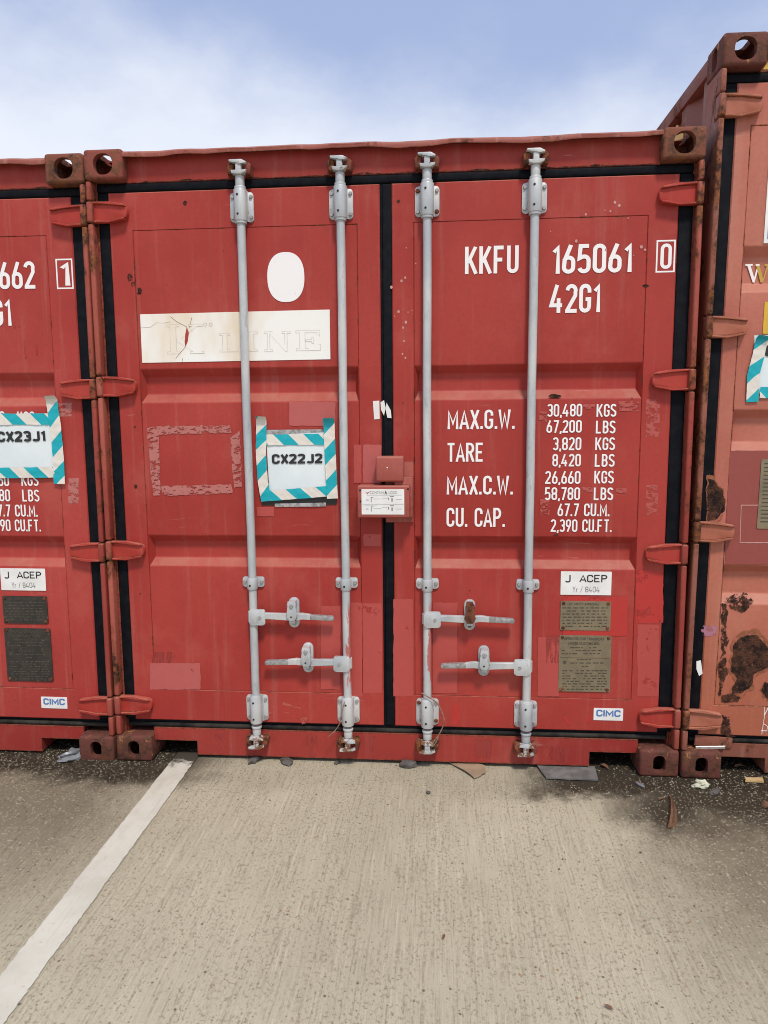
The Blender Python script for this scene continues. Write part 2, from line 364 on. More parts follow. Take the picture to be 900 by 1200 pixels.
M['tissue'] = plain('crumpled_pale_tissue', (.60, .60, .46), (.45, .46, .36), 30, .7)
M['clear_film'] = plain('scuffed_clear_plastic', (.22, .23, .24), (.08, .08, .08), 26, .4, 0, .6, 40)
M['chips'] = plain('pale_gravel_chip', (.30, .265, .20), (.17, .14, .10), 9, .8)
M['chips_dark'] = plain('dark_gravel_chip', (.13, .10, .075), (.22, .15, .08), 9, .85)
M['leaf'] = plain('dry_leaf', (.20, .10, .05), (.11, .06, .035), 30, .8)
M['wire'] = plain('rusty_wire', (.20, .10, .06), (.34, .26, .20), 60, .6, .3)
M['metal_strip'] = plain('bare_bright_metal', (.62, .60, .56), (.45, .42, .38), 40, .3, .5)

# ------------------------------------------------------------------ mesh builder
class MB:
    def __init__(s): s.bm = bmesh.new(); s.mats = []; s.uv = None
    def mi(s, m):
        if m not in s.mats: s.mats.append(m)
        return s.mats.index(m)
    def merge(s, t, mat, smooth=False, recalc=True):
        if recalc: bmesh.ops.recalc_face_normals(t, faces=t.faces)
        i = s.mi(mat)
        for f in t.faces: f.material_index = i; f.smooth = smooth
        me = bpy.data.meshes.new("tmp"); t.to_mesh(me); s.bm.from_mesh(me); bpy.data.meshes.remove(me); t.free()
        return s
    def box(s, x0, x1, y0, y1, z0, z1, mat, bev=0., seg=2, rot=None):
        t = bmesh.new(); bmesh.ops.create_cube(t, size=1)
        for v in t.verts:
            v.co = Vector(((x0 + x1) / 2 + v.co.x * (x1 - x0), (y0 + y1) / 2 + v.co.y * (y1 - y0), (z0 + z1) / 2 + v.co.z * (z1 - z0)))
        if bev: bmesh.ops.bevel(t, geom=list(t.edges), offset=bev, segments=seg, profile=.5, affect='EDGES', clamp_overlap=True)
        if rot:
            c = Vector(((x0 + x1) / 2, (y0 + y1) / 2, (z0 + z1) / 2)); m = Euler(rot).to_matrix()
            for v in t.verts: v.co = c + m @ (v.co - c)
        return s.merge(t, mat, bool(bev))
    def prism(s, pts, y0, y1, mat, bev=0., seg=2):
        """outline in x,z extruded from y0 (front) to y1"""
        t = bmesh.new()
        a = [t.verts.new((x, y0, z)) for x, z in pts]; b = [t.verts.new((x, y1, z)) for x, z in pts]
        t.faces.new(a); t.faces.new(b[::-1]); n = len(pts)
        fe = []
        for i in range(n):
            j = (i + 1) % n; t.faces.new((a[j], a[i], b[i], b[j]))
        if bev:
            t.edges.ensure_lookup_table()
            fe = [e for e in t.edges if e.verts[0] in a and e.verts[1] in a]
            bmesh.ops.bevel(t, geom=fe, offset=bev, segments=seg, profile=.5, affect='EDGES', clamp_overlap=True)
        return s.merge(t, mat, bool(bev))
    def cyl(s, p0, p1, r, mat, seg=20, r2=None, bev=0):
        p0, p1 = Vector(p0), Vector(p1); d = p1 - p0; t = bmesh.new()
        bmesh.ops.create_cone(t, cap_ends=True, segments=seg, radius1=r, radius2=r if r2 is None else r2, depth=d.length)
        if bev: bmesh.ops.bevel(t, geom=[e for e in t.edges if abs(e.verts[0].co.z - e.verts[1].co.z) < 1e-6], offset=bev, segments=2, profile=.5, affect='EDGES')
        q = d.to_track_quat('Z', 'Y').to_matrix()
        for v in t.verts: v.co = (p0 + p1) / 2 + q @ v.co
        return s.merge(t, mat, True)
    def tube(s, pts, r, mat, seg=8):
        t = bmesh.new(); rings = []; pts = [Vector(p) for p in pts]
        for i, p in enumerate(pts):
            d = (pts[min(i + 1, len(pts) - 1)] - pts[max(i - 1, 0)]).normalized()
            u = d.orthogonal().normalized() if i == 0 else (u - d * u.dot(d)).normalized()
            v = d.cross(u); rings.append([t.verts.new(p + (u * math.cos(a) + v * math.sin(a)) * r) for a in [2 * math.pi * k / seg for k in range(seg)]])
        for a, b in zip(rings, rings[1:]):
            for k in range(seg): t.faces.new((a[k], a[(k + 1) % seg], b[(k + 1) % seg], b[k]))
        t.faces.new(rings[0][::-1]); t.faces.new(rings[-1])
        return s.merge(t, mat, True)
    def faces(s, verts, faces, mat, smooth=False, recalc=False):
        t = bmesh.new(); vs = [t.verts.new(v) for v in verts]
        for f in faces:
            try: t.faces.new([vs[i] for i in f])
            except ValueError: pass
        return s.merge(t, mat, smooth, recalc)
    def blob(s, c, r, mat, sub=2, rough=.25, scale=(1, 1, 1), seed=0):
        t = bmesh.new(); bmesh.ops.create_icosphere(t, subdivisions=sub, radius=1)
        for v in t.verts:
            k = 1 + rough * mnoise.noise(v.co * 1.7 + Vector((seed, seed * 2, 0))) * 1.6
            v.co = Vector(c) + Vector((v.co.x * scale[0], v.co.y * scale[1], v.co.z * scale[2])) * r * k
        return s.merge(t, mat, False)
    def build(s, name, parent=None, mirror=None, angle=35, matrix=None):
        if mirror is not None:
            for v in s.bm.verts: v.co.x = mirror - v.co.x
            bmesh.ops.reverse_faces(s.bm, faces=s.bm.faces)
        me = bpy.data.meshes.new(name); s.bm.to_mesh(me); s.bm.free()
        for m in s.mats: me.materials.append(m)
        me.set_sharp_from_angle(angle=R(angle))
        o = bpy.data.objects.new(name, me); COL.objects.link(o)
        if parent: o.parent = parent
        return o
def thing(name, label, cat, loc=(0, 0, 0), rot=(0, 0, 0), group=None):
    o = bpy.data.objects.new(name, None); COL.objects.link(o); o.location = loc; o.rotation_euler = rot; o.empty_display_size = .1
    tag(o, label, cat, group); return o
def tag(o, label, cat, group=None):
    o['label'] = label; o['category'] = cat
    if group: o['group'] = group
    return o
def struct(o): o['kind'] = 'structure'; return o
def rrect(x0, x1, z0, z1, r, n=5):
    out = []
    for cx, cz, a in ((x1 - r, z1 - r, 0), (x0 + r, z1 - r, 90), (x0 + r, z0 + r, 180), (x1 - r, z0 + r, 270)):
        for i in range(n + 1): t = R(a + 90 * i / n); out.append((cx + r * math.cos(t), cz + r * math.sin(t)))
    return out

# ------------------------------------------------------------------ stencil lettering: condensed, round-cornered strokes
def arc(cx, cy, rx, ry, a0, a1, n=8): return [(cx + rx * math.cos(R(a0 + (a1 - a0) * i / n)), cy + ry * math.sin(R(a0 + (a1 - a0) * i / n))) for i in range(n + 1)]
GW, GH, GT = .30, .86, .135           # centre-line width, height, stroke
def glyph(c):
    w, h, r = GW, GH, GW / 2
    def sta(y0, y1): return [*arc(r, y1 - r, r, r, 0, 180), *arc(r, y0 + r, r, r, 180, 360), (w, y1 - r)]
    g = {'0': [sta(0, h)], 'O': [sta(0, h)], '1': [[(.0, h - .19), (.13, h), (.13, -.06)]],
      '2': [[*arc(r, h - r, r, r, 180, -20), (w * .97, h * .62), (0, .02), (0, 0), (w + .05, 0)]],
      '3': [[*arc(r, h - r, r, r, 165, 0), (w, h * .66), *arc(r + .01, h * .55, r - .02, .08, 0, -90, 3)], [(r - .04, h * .53), *arc(r, h * .53 - r, r, r, 70, 0, 4), (w, r), *arc(r, r, r, r, 0, -165)]],
      '4': [[(w * .62, h + .05), (-.02, h * .24), (w * 1.25, h * .24)], [(w * .82, h * .52), (w * .82, -.06)]],
      '5': [[(w, h), (.03, h), (0, h * .52), *arc(r, h * .59 - r, r, r, 120, 0, 5), (w, r), *arc(r, r, r, r, 0, -165)]],
      '6': [[(w * .72, h + .05), (.02, h * .45), (0, r), *arc(r, r, r, r, 180, 360), (w, h * .56 - r), *arc(r, h * .56 - r, r, r, 0, 165)]],
      '7': [[(-.02, h), (w, h), (w * .3, -.06)]],
      '8': [sta(h * .49, h), sta(0, h * .53)],
      '9': [[(w * .28, -.05), (w - .02, h * .55), (w, h - r), *arc(r, h - r, r, r, 0, 180), (0, h * .44 + r), *arc(r, h * .44 + r, r, r, 180, 345)]],
      'K': [[(0, -.06), (0, h + .06)], [(w + .03, h + .06), (.05, h * .40)], [(w * .36, h * .56), (w + .05, -.06)]],
      'F': [[(w, h), (0, h), (0, -.06)], [(0, h * .50), (w * .85, h * .50)]],
      'U': [[(0, h + .06), (0, r), *arc(r, r, r, r, 180, 360), (w, h + .06)]],
      'G': [[(w, h * .72), (w, h - r), *arc(r, h - r, r, r, 0, 180), *arc(r, r, r, r, 180, 360), (w, h * .46), (w * .55, h * .46)]],
      'C': [[(w, h * .70), (w, h - r), *arc(r, h - r, r, r, 0, 180), *arc(r, r, r, r, 180, 360), (w, h * .30)]],
      'M': [[(0, -.06), (0, h), (w * .68, h * .25), (w * 1.36, h), (w * 1.36, -.06)]],
      'A': [[(-.04, -.06), (r, h + .03), (w + .04, -.06)], [(.03, h * .26), (w - .03, h * .26)]],
      'X': [[(0, -.06), (w + .03, h + .06)], [(w + .03, -.06), (0, h + .06)]],
      'W': [[(-.03, h + .06), (w * .3, 0), (w * .72, h * .8), (w * 1.14, 0), (w * 1.5, h + .06)]],
      'T': [[(-.02, h), (w + .04, h)], [(r + .01, h), (r + .01, -.06)]],
      'R': [[(0, -.06), (0, h), (r, h), *arc(r, h * .75, r, h * .25, 90, -90), (0, h * .5)], [(r, h * .5), (w + .02, -.06)]],
      'P': [[(0, -.06), (0, h), (r, h), *arc(r, h * .74, r, h * .26, 90, -90), (0, h * .48)]],
      'D': [[(0, 0), (0, h), (r * .8, h), *arc(r * .8, h - r, r * 1.2, r, 90, 0), *arc(r * .8, r, r * 1.2, r, 0, -90), (0, 0)]],
      'B': [[(0, 0), (0, h), (r, h), *arc(r, h * .76, r * .9, h * .24, 90, -90), (0, h * .52)], [(r, h * .52), *arc(r, h * .26, r, h * .26, 90, -90), (0, 0)]],
      'S': [[*arc(r, h - r, r, r, 10, 180), (0, h * .66), (w, h * .36), (w, r), *arc(r, r, r, r, 0, -170)]],
      'L': [[(0, h + .06), (0, 0), (w, 0)]], 'E': [[(w, h), (0, h), (0, 0), (w, 0)], [(0, h * .5), (w * .85, h * .5)]],
      'J': [[(w, h + .06), (w, r), *arc(r, r, r, r, 0, -165)]], 'I': [[(0, -.06), (0, h + .06)]], 'Y': [[(0, h + .06), (r, h * .45)], [(w, h + .06), (r, h * .45), (r, -.06)]], 'r': [[(0, -.06), (0, h * .6)], [(0, h * .42), (w * .3, h * .6), (w * .55, h * .6)]], '/': [[(0, -.06), (w * .7, h + .06)]],
      '.': [[(0, -.06), (0, .085)]], ',': [[(.02, .07), (-.02, -.15)]]}.get(c, [])
    adv = {'1': .13, 'I': 0., 'r': w * .5, '/': w * .7, 'M': w * 1.36, 'W': w * 1.48, '.': 0.0, ',': 0.0, ' ': .12, '4': w * 1.2, 'K': w + .04}.get(c, w)
    return g, adv
def stroke(pts, t):
    V = [Vector(p) for p in pts]
    q = [V[0]]
    for p in V[1:]:
        if (p - q[-1]).length > 1e-4: q.append(p)
    V = q; n = len(V); closed = (V[0] - V[-1]).length < 1e-3
    if closed: V = V[:-1]; n -= 1
    L, Rr = [], []
    for i in range(n):
        a = V[i - 1] if (i > 0 or closed) else None; b = V[(i + 1) % n] if (i < n - 1 or closed) else None
        d1 = (V[i] - a).normalized() if a is not None else None; d2 = (b - V[i]).normalized() if b is not None else None
        d1 = d1 or d2; d2 = d2 or d1
        n1, n2 = Vector((-d1.y, d1.x)), Vector((-d2.y, d2.x)); m = (n1 + n2)
        m = m.normalized() if m.length > 1e-3 else n1
        k = min(1 / max(m.dot(n1), .35), 1.9)
        L.append(V[i] + m * t / 2 * k); Rr.append(V[i] - m * t / 2 * k)
    return L, Rr, closed
def lettering(name, text, x0, x1, z0, z1, y, mat, parent, t=GT, gap=.20, wide=1., rot=0.):
    """text set into the rectangle x0..x1, z0..z1 on the plane y"""
    polys, cx = [], 0.0
    for i, ch in enumerate(text):
        g, adv = glyph(ch)
        for pl in g: polys.append(stroke([(p[0] * wide + cx, p[1]) for p in pl], t))
        cx += adv * wide + gap
    xs = [p.x for L, Rr, c in polys for p in L + Rr]; mn, mxx = min(xs), max(xs)
    sx = (x1 - x0) / (mxx - mn); z_lo, z_hi = -t / 2, GH + t / 2; sz = (z1 - z0) / (z_hi - z_lo)
    b = MB(); vs, fs = [], []; cr_, sr_ = math.cos(rot), math.sin(rot); xm, zm = (x0 + x1) / 2, (z0 + z1) / 2
    for k, (L, Rr, c) in enumerate(polys):
        yy = y - .0002 * (k % 3); o = len(vs); n = len(L)
        for a, d in zip(L, Rr):
            yy -= .000012
            for p in (a, d): vs.append((x0 + (p.x - mn) * sx, yy, z0 + (max(min(p.y, z_hi), z_lo - .1) - z_lo) * sz))
        for i in range(n if c else n - 1):
            j = (i + 1) % n; fs.append((o + 2 * i, o + 2 * i + 1, o + 2 * j + 1, o + 2 * j))
    if rot: vs = [(xm + (x - xm) * cr_ - (z - zm) * sr_, yy, zm + (x - xm) * sr_ + (z - zm) * cr_) for x, yy, z in vs]
    b.faces(vs, fs, mat, recalc=False)
    return b.build(name, parent)
def print_text(name, text, x0, x1, z0, z1, y, mat, parent, bold=0., spacing=1., rot=0, depth=.0004):
    cu = bpy.data.curves.new("t", 'FONT'); cu.body = text; cu.size = 1; cu.extrude = .001; cu.offset = bold; cu.space_character = spacing; cu.resolution_u = 3
    o = bpy.data.objects.new("t", cu); COL.objects.link(o)
    dg = bpy.context.evaluated_depsgraph_get(); me = bpy.data.meshes.new_from_object(o.evaluated_get(dg))
    bpy.data.objects.remove(o); bpy.data.curves.remove(cu)
    xs = [v.co.x for v in me.vertices]; ys = [v.co.y for v in me.vertices]; a, b_, c, d = min(xs), max(xs), min(ys), max(ys)
    for v in me.vertices:
        v.co = Vector((x0 + (v.co.x - a) / (b_ - a) * (x1 - x0), y - (depth if v.co.z > 0 else -depth), z0 + (v.co.y - c) / (d - c) * (z1 - z0)))
    me.name = name; me.materials.clear(); me.materials.append(mat)
    ob = bpy.data.objects.new(name, me); COL.objects.link(ob); ob.parent = parent
    if rot:
        cx_, cz_ = (x0 + x1) / 2, (z0 + z1) / 2; c_, s_ = math.cos(rot), math.sin(rot)
        for v in me.vertices: dx, dz = v.co.x - cx_, v.co.z - cz_; v.co.x = cx_ + dx * c_ - dz * s_; v.co.z = cz_ + dx * s_ + dz * c_
    return ob

# ------------------------------------------------------------------ the ground
def ground():
    b = MB(); S = 260
    b.faces([(-S, -S, 0), (S, -S, 0), (S, S, 0), (-S, S, 0)], [(0, 1, 2, 3)], M['concrete'])
    struct(b.build('concrete_ground'))
    b = MB(); vs, fs = [], []; n = 1400
    for i in range(n + 1):
        y = .10 - 7.0 * i / n
        jl = .006 * mnoise.noise(Vector((y * 9, 1, 0))) + .0035 * mnoise.noise(Vector((y * 41, 5, 0))) + .0035 * mnoise.noise(Vector((y * 120, 6, 0))); jr = .006 * mnoise.noise(Vector((y * 8, 9, 0))) + .004 * mnoise.noise(Vector((y * 43, 3, 0))) + .0035 * mnoise.noise(Vector((y * 110, 8, 0)))
        vs += [(.247 + jl, y, .004), (.352 + jr, y, .004)]
        if i: fs.append((2 * i - 2, 2 * i, 2 * i + 1, 2 * i - 1))
    b.faces(vs, fs, M['line']); struct(b.build('white_bay_line'))
ground()

# ------------------------------------------------------------------ containers
W, D, F = 2.438, 12.192, .045          # width, length, depth of the door face behind the corner castings

def bool_cut(base, cutters):
    """base and cutters: MBs -> mesh with every cutter removed"""
    def ob(mb):
        me = bpy.data.meshes.new("c"); mb.bm.to_mesh(me); mb.bm.free(); o = bpy.data.objects.new("c", me); COL.objects.link(o); return o
    o = ob(base); cs = [ob(c) for c in cutters]
    for c in cs:
        m = o.modifiers.new("b", 'BOOLEAN'); m.operation = 'DIFFERENCE'; m.solver = 'EXACT'; m.object = c
    dg = bpy.context.evaluated_depsgraph_get(); dg.update(); me = bpy.data.meshes.new_from_object(o.evaluated_get(dg))
    for c in cs + [o]: bpy.data.objects.remove(c)
    return me
def casting_mesh(top, w_=.162, h_=.118, d_=.178):
    m = M['dark']; base = MB().box(0, w_, 0, d_, 0, h_, m, .013, 3)
    cav = MB().box(.026, w_ - .026, .026, d_ - .026, .022, h_ - .022, m)
    fw, fh = (.040, .041) if top else (.0255, .036)
    fc = MB().prism(rrect(w_ / 2 - fw, w_ / 2 + fw, h_ / 2 - fh, h_ / 2 + fh, min(fw, fh) - .004, 6), -.05, .06, m)
    sl = MB().prism(rrect(d_ / 2 - .026, d_ / 2 + .026, h_ / 2 - .04, h_ / 2 + .04, .024, 6), -.05, .06, m)
    for v in sl.bm.verts: v.co = Vector((v.co.y, v.co.x, v.co.z))
    bmesh.ops.reverse_faces(sl.bm, faces=sl.bm.faces)
    tp = MB().prism(rrect(w_ / 2 - .032, w_ / 2 + .032, d_ / 2 - .062, d_ / 2 + .062, .03, 6), h_ - .05 if top else -.05, h_ + .05 if top else .05, m)
    for v in tp.bm.verts: v.co = Vector((v.co.x, v.co.z, v.co.y))
    bmesh.ops.reverse_faces(tp.bm, faces=tp.bm.faces)
    return bool_cut(base, [cav, fc, sl, tp])
CAST = {True: casting_mesh(True), False: casting_mesh(False)}
def casting(parent, right, top, rear, H, mat):
    me = CAST[top].copy(); 
    for v in me.vertices:
        x, y, z = v.co
        v.co = Vector((W - x if right else x, D - y if rear else y, z + (H - .118 if top else 0)))
    if right != rear: me.flip_normals()
    me.materials.clear(); me.materials.append(mat); me.name = 'corner_casting'
    for p in me.polygons: p.use_smooth = True; p.material_index = 0
    me.set_sharp_from_angle(angle=R(30))
    o = bpy.data.objects.new('corner_casting', me); COL.objects.link(o); o.parent = parent; return o

def fillet(pts, r):
    out = [pts[0]]
    for a, b, c in zip(pts, pts[1:], pts[2:]):
        A, B, C = Vector(a), Vector(b), Vector(c); d1, d2 = (A - B), (C - B); k = min(r, d1.length * .45, d2.length * .45)
        p, q = B + d1.normalized() * k, B + d2.normalized() * k
        for t in (0, .33, .67, 1): u = (1 - t) ** 2 * p + 2 * t * (1 - t) * B + t * t * q; out.append((u.x, u.y))
    return out + [pts[-1]]
def door(parent, mat, x0, x1, z0, z1, px0, px1, pz0, pz1, ribs):
    c, g, dp, e = .004, .004, .0012, .014
    b = MB(); vs, fs = [], []
    def V(*p): vs.append(p); return len(vs) - 1
    def quad(*ps): fs.append(tuple(V(*p) for p in ps))
    def fr(xa, xb, za, zb): quad((xa, F, za), (xb, F, za), (xb, F, zb), (xa, F, zb))
    a0, a1, c0, c1 = x0 + c, x1 - c, z0 + c, z1 - c
    fr(a0, a1, c0, pz0); fr(a0, a1, pz1, c1); fr(a0, px0, pz0, pz1); fr(px1, a1, pz0, pz1)
    o = [(x0, z0), (x1, z0), (x1, z1), (x0, z1)]; i_ = [(a0, c0), (a1, c0), (a1, c1), (a0, c1)]
    for k in range(4):
        p, q, r_, s_ = o[k], o[(k + 1) % 4], i_[(k + 1) % 4], i_[k]
        quad((p[0], F + c, p[1]), (q[0], F + c, q[1]), (r_[0], F, r_[1]), (s_[0], F, s_[1]))
        quad((p[0], F + .05, p[1]), (q[0], F + .05, q[1]), (q[0], F + c, q[1]), (p[0], F + c, p[1]))
    quad((x0, F + .05, z1), (x1, F + .05, z1), (x1, F + .05, z0), (x0, F + .05, z0))
    # welded-in panel behind a fine groove, pressed inwards at each rib
    gi = [(px0 + g, pz0 + g), (px1 - g, pz0 + g), (px1 - g, pz1 - g), (px0 + g, pz1 - g)]; go = [(px0, pz0), (px1, pz0), (px1, pz1), (px0, pz1)]
    gm = [(px0 + g / 2, pz0 + g / 2), (px1 - g / 2, pz0 + g / 2), (px1 - g / 2, pz1 - g / 2), (px0 + g / 2, pz1 - g / 2)]
    for k in range(4):
        j = (k + 1) % 4
        quad((go[k][0], F, go[k][1]), (go[j][0], F, go[j][1]), (gm[j][0], F + .004, gm[j][1]), (gm[k][0], F + .004, gm[k][1]))
        quad((gm[k][0], F + .004, gm[k][1]), (gm[j][0], F + .004, gm[j][1]), (gi[j][0], F + dp, gi[j][1]), (gi[k][0], F + dp, gi[k][1]))
    pr = [(pz0 + g, 0.)]
    for (t, s1, s2, bt) in sorted(ribs, key=lambda r_: r_[3]): pr += [(bt, 0), (s2, .036), (s1, .036), (t, 0)]
    pr.append((pz1 - g, 0.)); pr = fillet(pr, .006)
    nx = 14; rows = []
    for z, d_ in pr:
        xa, xb = px0 + g + e * d_ / .036, px1 - g - e * d_ / .036
        row = []
        for k in range(nx + 1):
            x = xa + (xb - xa) * k / nx
            dent = .0022 * mnoise.noise(Vector((x * 3.1 + x0 * 7, z * 3.3, parent.location.x))) * min(1, 6 * k / nx, 6 * (nx - k) / nx)
            row.append(V(x, F + dp + d_ + (dent if d_ > .001 else 0), z))
        rows.append((row, d_, z, xa, xb))
    # long flat runs get extra rows, so every panel keeps a slight dish
    for (r0, d0, z0_, xa0, xb0), (r1, d1, z1_, xa1, xb1) in zip(rows, rows[1:]):
        for k in range(nx): fs.append((r0[k], r0[k + 1], r1[k + 1], r1[k]))
        if d0 > 1e-5 or d1 > 1e-5:
            quad((px0 + g, F + dp, z0_), (xa0, F + dp + d0, z0_), (xa1, F + dp + d1, z1_), (px0 + g, F + dp, z1_))
            quad((xb0, F + dp + d0, z0_), (px1 - g, F + dp, z0_), (px1 - g, F + dp, z1_), (xb1, F + dp + d1, z1_))
    b.faces(vs, fs, mat, smooth=True)
    bmesh.ops.remove_doubles(b.bm, verts=b.bm.verts, dist=1e-5)
    return b.build('door', parent, angle=30)

def hinge(parent, z, right, mats):
    b = MB(); m = mats['hinge']
    b.prism([(.018, z - .036), (.05, z - .037), (.085, z - .036), (.146, z - .028), (.158, z - .020), (.163, z - .008), (.163, z + .010), (.158, z + .021), (.146, z + .029), (.085, z + .037), (.05, z + .038), (.018, z + .037)], .022, F + .006, m, .004)
    b.prism([(.022, z + .032), (.085, z + .031), (.146, z + .023), (.158, z + .022), (.150, z + .031), (.085, z + .041), (.022, z + .042)], .012, .034, m, .004)
    b.prism([(.022, z - .032), (.022, z - .042), (.085, z - .041), (.150, z - .031), (.158, z - .022), (.146, z - .022), (.085, z - .031)], .012, .034, m, .004)
    b.build('hinge', parent, W if right else None)
    k = MB(); k.box(-.001, .025, .003, .052, z - .041, z + .041, mats['post'], .008, 3); k.cyl((.012, .028, z - .047), (.012, .028, z + .047), .009, M['rust_dark'])
    return k.build('hinge_knuckle', parent, W if right else None)

def cam_end(b, x, z, up, mat):
    y = .017; s = 1 if up else -1
    b.box(x - .012, x + .012, -.006, .034, z - .027, z + .027, mat, .005)
    b.prism([(x - .036, z + s * .030), (x - .036, z + s * .022), (x - .012, z + s * .016), (x + .012, z + s * .016), (x + .030, z + s * .012), (x + .034, z + s * .020), (x + .014, z + s * .030)][::s], -.010, .020, mat, .003)
    b.prism([(x - .030, z - s * .010), (x - .027, z - s * .022), (x - .010, z - s * .026), (x + .012, z - s * .026), (x + .030, z - s * .018), (x + .033, z - s * .008), (x + .024, z - s * .012), (x - .012, z - s * .014)][::s], -.010, .024, mat, .003)
def locking_bar(parent, x, mats, H, smear, handle, ztop, rusted=()):
    """ztop: centre of the top bearing bracket"""
    bm_ = M['bar_smear'] if smear else M['bar']; y = F - .028; d = ztop - 2.358
    b = MB(); zz = [.30 + (ztop - .355) * i / 40 for i in range(41)]
    b.tube([(x + .0028 * mnoise.noise(Vector((x * 5, q * 1.6, 1))) * min(1, 4 * i / 40, 4 * (40 - i) / 40), y + .002 * mnoise.noise(Vector((x * 7, q * 1.9, 4))) * min(1, 4 * i / 40, 4 * (40 - i) / 40), q) for i, q in enumerate(zz)], .0172, bm_, 22)
    for (za, zb, r) in ((.166, .176, .0225), (.134, .168, .0185), (2.43 + d, 2.472 + d, .0185), (.300, .316, .0235), (ztop - .070, ztop - .056, .0235), (2.418 + d, 2.432 + d, .0225)):
        b.cyl((x, y, za), (x, y, zb), r, bm_, 24, bev=.002)
    bar = b.build('locking_bar', parent)
    for z, up in ((2.499 + d, True), (.106, False)):
        c = MB(); cam_end(c, x, z, up, M['cam'] if up else M['cam_low']); c.build('locking_cam', bar)
        for sx in (-1, 1):
            c = MB(); c.prism([(x + sx * .020, z - .020), (x + sx * .046, z - .024), (x + sx * .050, z + .012), (x + sx * .040, z + .022), (x + sx * .022, z + .018)][::sx], .004, F + .012, M['keeper'], .007)
            c.build('cam_keeper', bar)
    for q, zc in enumerate((ztop, .249)):
        c = MB(); c.prism(rrect(x - .048, x + .048, zc - .058, zc + .058, .014), F - .008, F + .002, M['bar'], .002)
        c.prism([(x - .027, zc - .058), (x + .027, zc - .058), (x + .027, zc + .060), (x - .027, zc + .060)], F - .012, F, M['bar'])
        c.cyl((x, y, zc - .060), (x, y, zc + .063), .0265, M['bar'], 28, bev=.003)
        for sx in (-1, 1):
            for sz in (-1, 1):
                rb = (sx, sz, q) in rusted
                c.cyl((x + sx * .038, F - .007, zc + sz * .040), (x + sx * .038, F - .015, zc + sz * .040), .0098 if rb else .0085, M['rust_dark'] if rb else M['bolt'], 12, r2=.006)
        for dz in (-.036, .038): c.cyl((x - .006, y - .0255, zc + dz), (x - .006, y - .0272, zc + dz), .0045, M['hole'], 10)
        c.build('bearing_bracket', bar)
    zc = .812; c = MB()
    c.prism(rrect(x - .047, x + .047, zc - .020, zc + .024, .010), F - .008, F + .002, M['bar'], .002); c.cyl((x, y, zc - .025), (x, y, zc + .024), .0225, M['bar'], 24, bev=.003)
    for sx in (-1, 1): c.cyl((x + sx * .037, F - .007, zc + .003), (x + sx * .037, F - .015, zc + .003), .0085, M['bolt'], 12, r2=.006)
    c.cyl((x - .005, y - .0215, zc - .006), (x - .005, y - .0232, zc - .006), .0045, M['hole'], 10)
    c.build('guide_bracket', bar)
    if handle:
        s, zh, xr, xe, rust = handle           # side, height, catch x, far end x
        hx = x + s * .033
        c = MB(); c.prism(rrect(min(hx, x + s * .010) - .023 + (.0 if s > 0 else .0), max(hx, x + s * .010) + .023, zh - .034, zh + .034, .010), -.006, .006, M['bar'], .003)
        c.cyl((x, .017, zh - .022), (x, .017, zh + .022), .022, M['bar'], 20); c.cyl((hx, -.005, zh), (hx, -.010, zh), .0065, M['bolt'], 12)
        c.build('handle_hub', bar)
        x0 = hx + s * .018; zt = zh + .004
        f = lambda t: x0 + (xe - x0) * t
        up = [(f(0), zt + .015), (f(.40), zt + .013), (f(.55), zt + .016), (f(.72), zt + .008), (f(.98), zt + .003), (f(1), zt - .002)]
        dn = [(f(1), zt - .010), (f(.98), zt - .014), (f(.72), zt - .012), (f(.55), zt - .010), (f(.40), zt - .016), (f(0), zt - .013)]
        c = MB(); c.prism((up + dn)[::-s], -.004, .012, M['bar'], .004); hd = c.build('handle', bar)
        c = MB(); c.prism([(f(.66), zt + .0105), (f(.985), zt + .0045), (f(1.004), zt - .002), (f(1.004), zt - .011), (f(.985), zt - .0155), (f(.66), zt - .0125)][::-s], -.0055, .0135, M['lever'], .004)
        c.build('handle_grip', bar)
        c = MB(); zr = zh + .013; tw = M['rust_dark'] if rust else M['bar']
        c.prism(rrect(xr - .023, xr + .023, zr - .066, zr + .066, .022, 6), F - .010, F + .002, M['bar'], .002)
        c.prism([(xr - .016, zr + .060), (xr - .020, zr + .045), (xr - .016, zr + .012), (xr - .024, zr - .004), (xr - .012, zr - .024), (xr + .012, zr - .024), (xr + .024, zr - .004), (xr + .018, zr + .012), (xr + .021, zr + .045), (xr + .016, zr + .060)], -.018, -.008, tw, .004)
        c.box(xr - .014, xr + .014, -.012, F - .006, zr + .028, zr + .058, tw, .004)
        c.cyl((xr, -.017, zr + .042), (xr, -.024, zr + .042), .010, M['bolt'] if not rust else M['rust_dark'], 12, r2=.007)
        c.cyl((xr, F - .009, zr - .046), (xr, F - .018, zr - .046), .010, M['bolt'] if not rust else M['rust_dark'], 12, r2=.007)
        c.box(xr - .013, xr + .013, -.006, .03, zr - .038, zr - .026, M['bar'], .003)
        c.cyl((xr - .002, -.018, zr - .006), (xr - .002, -.0188, zr - .006), .004, M['hole'], 8)
        c.build('handle_catch', bar)
    return bar

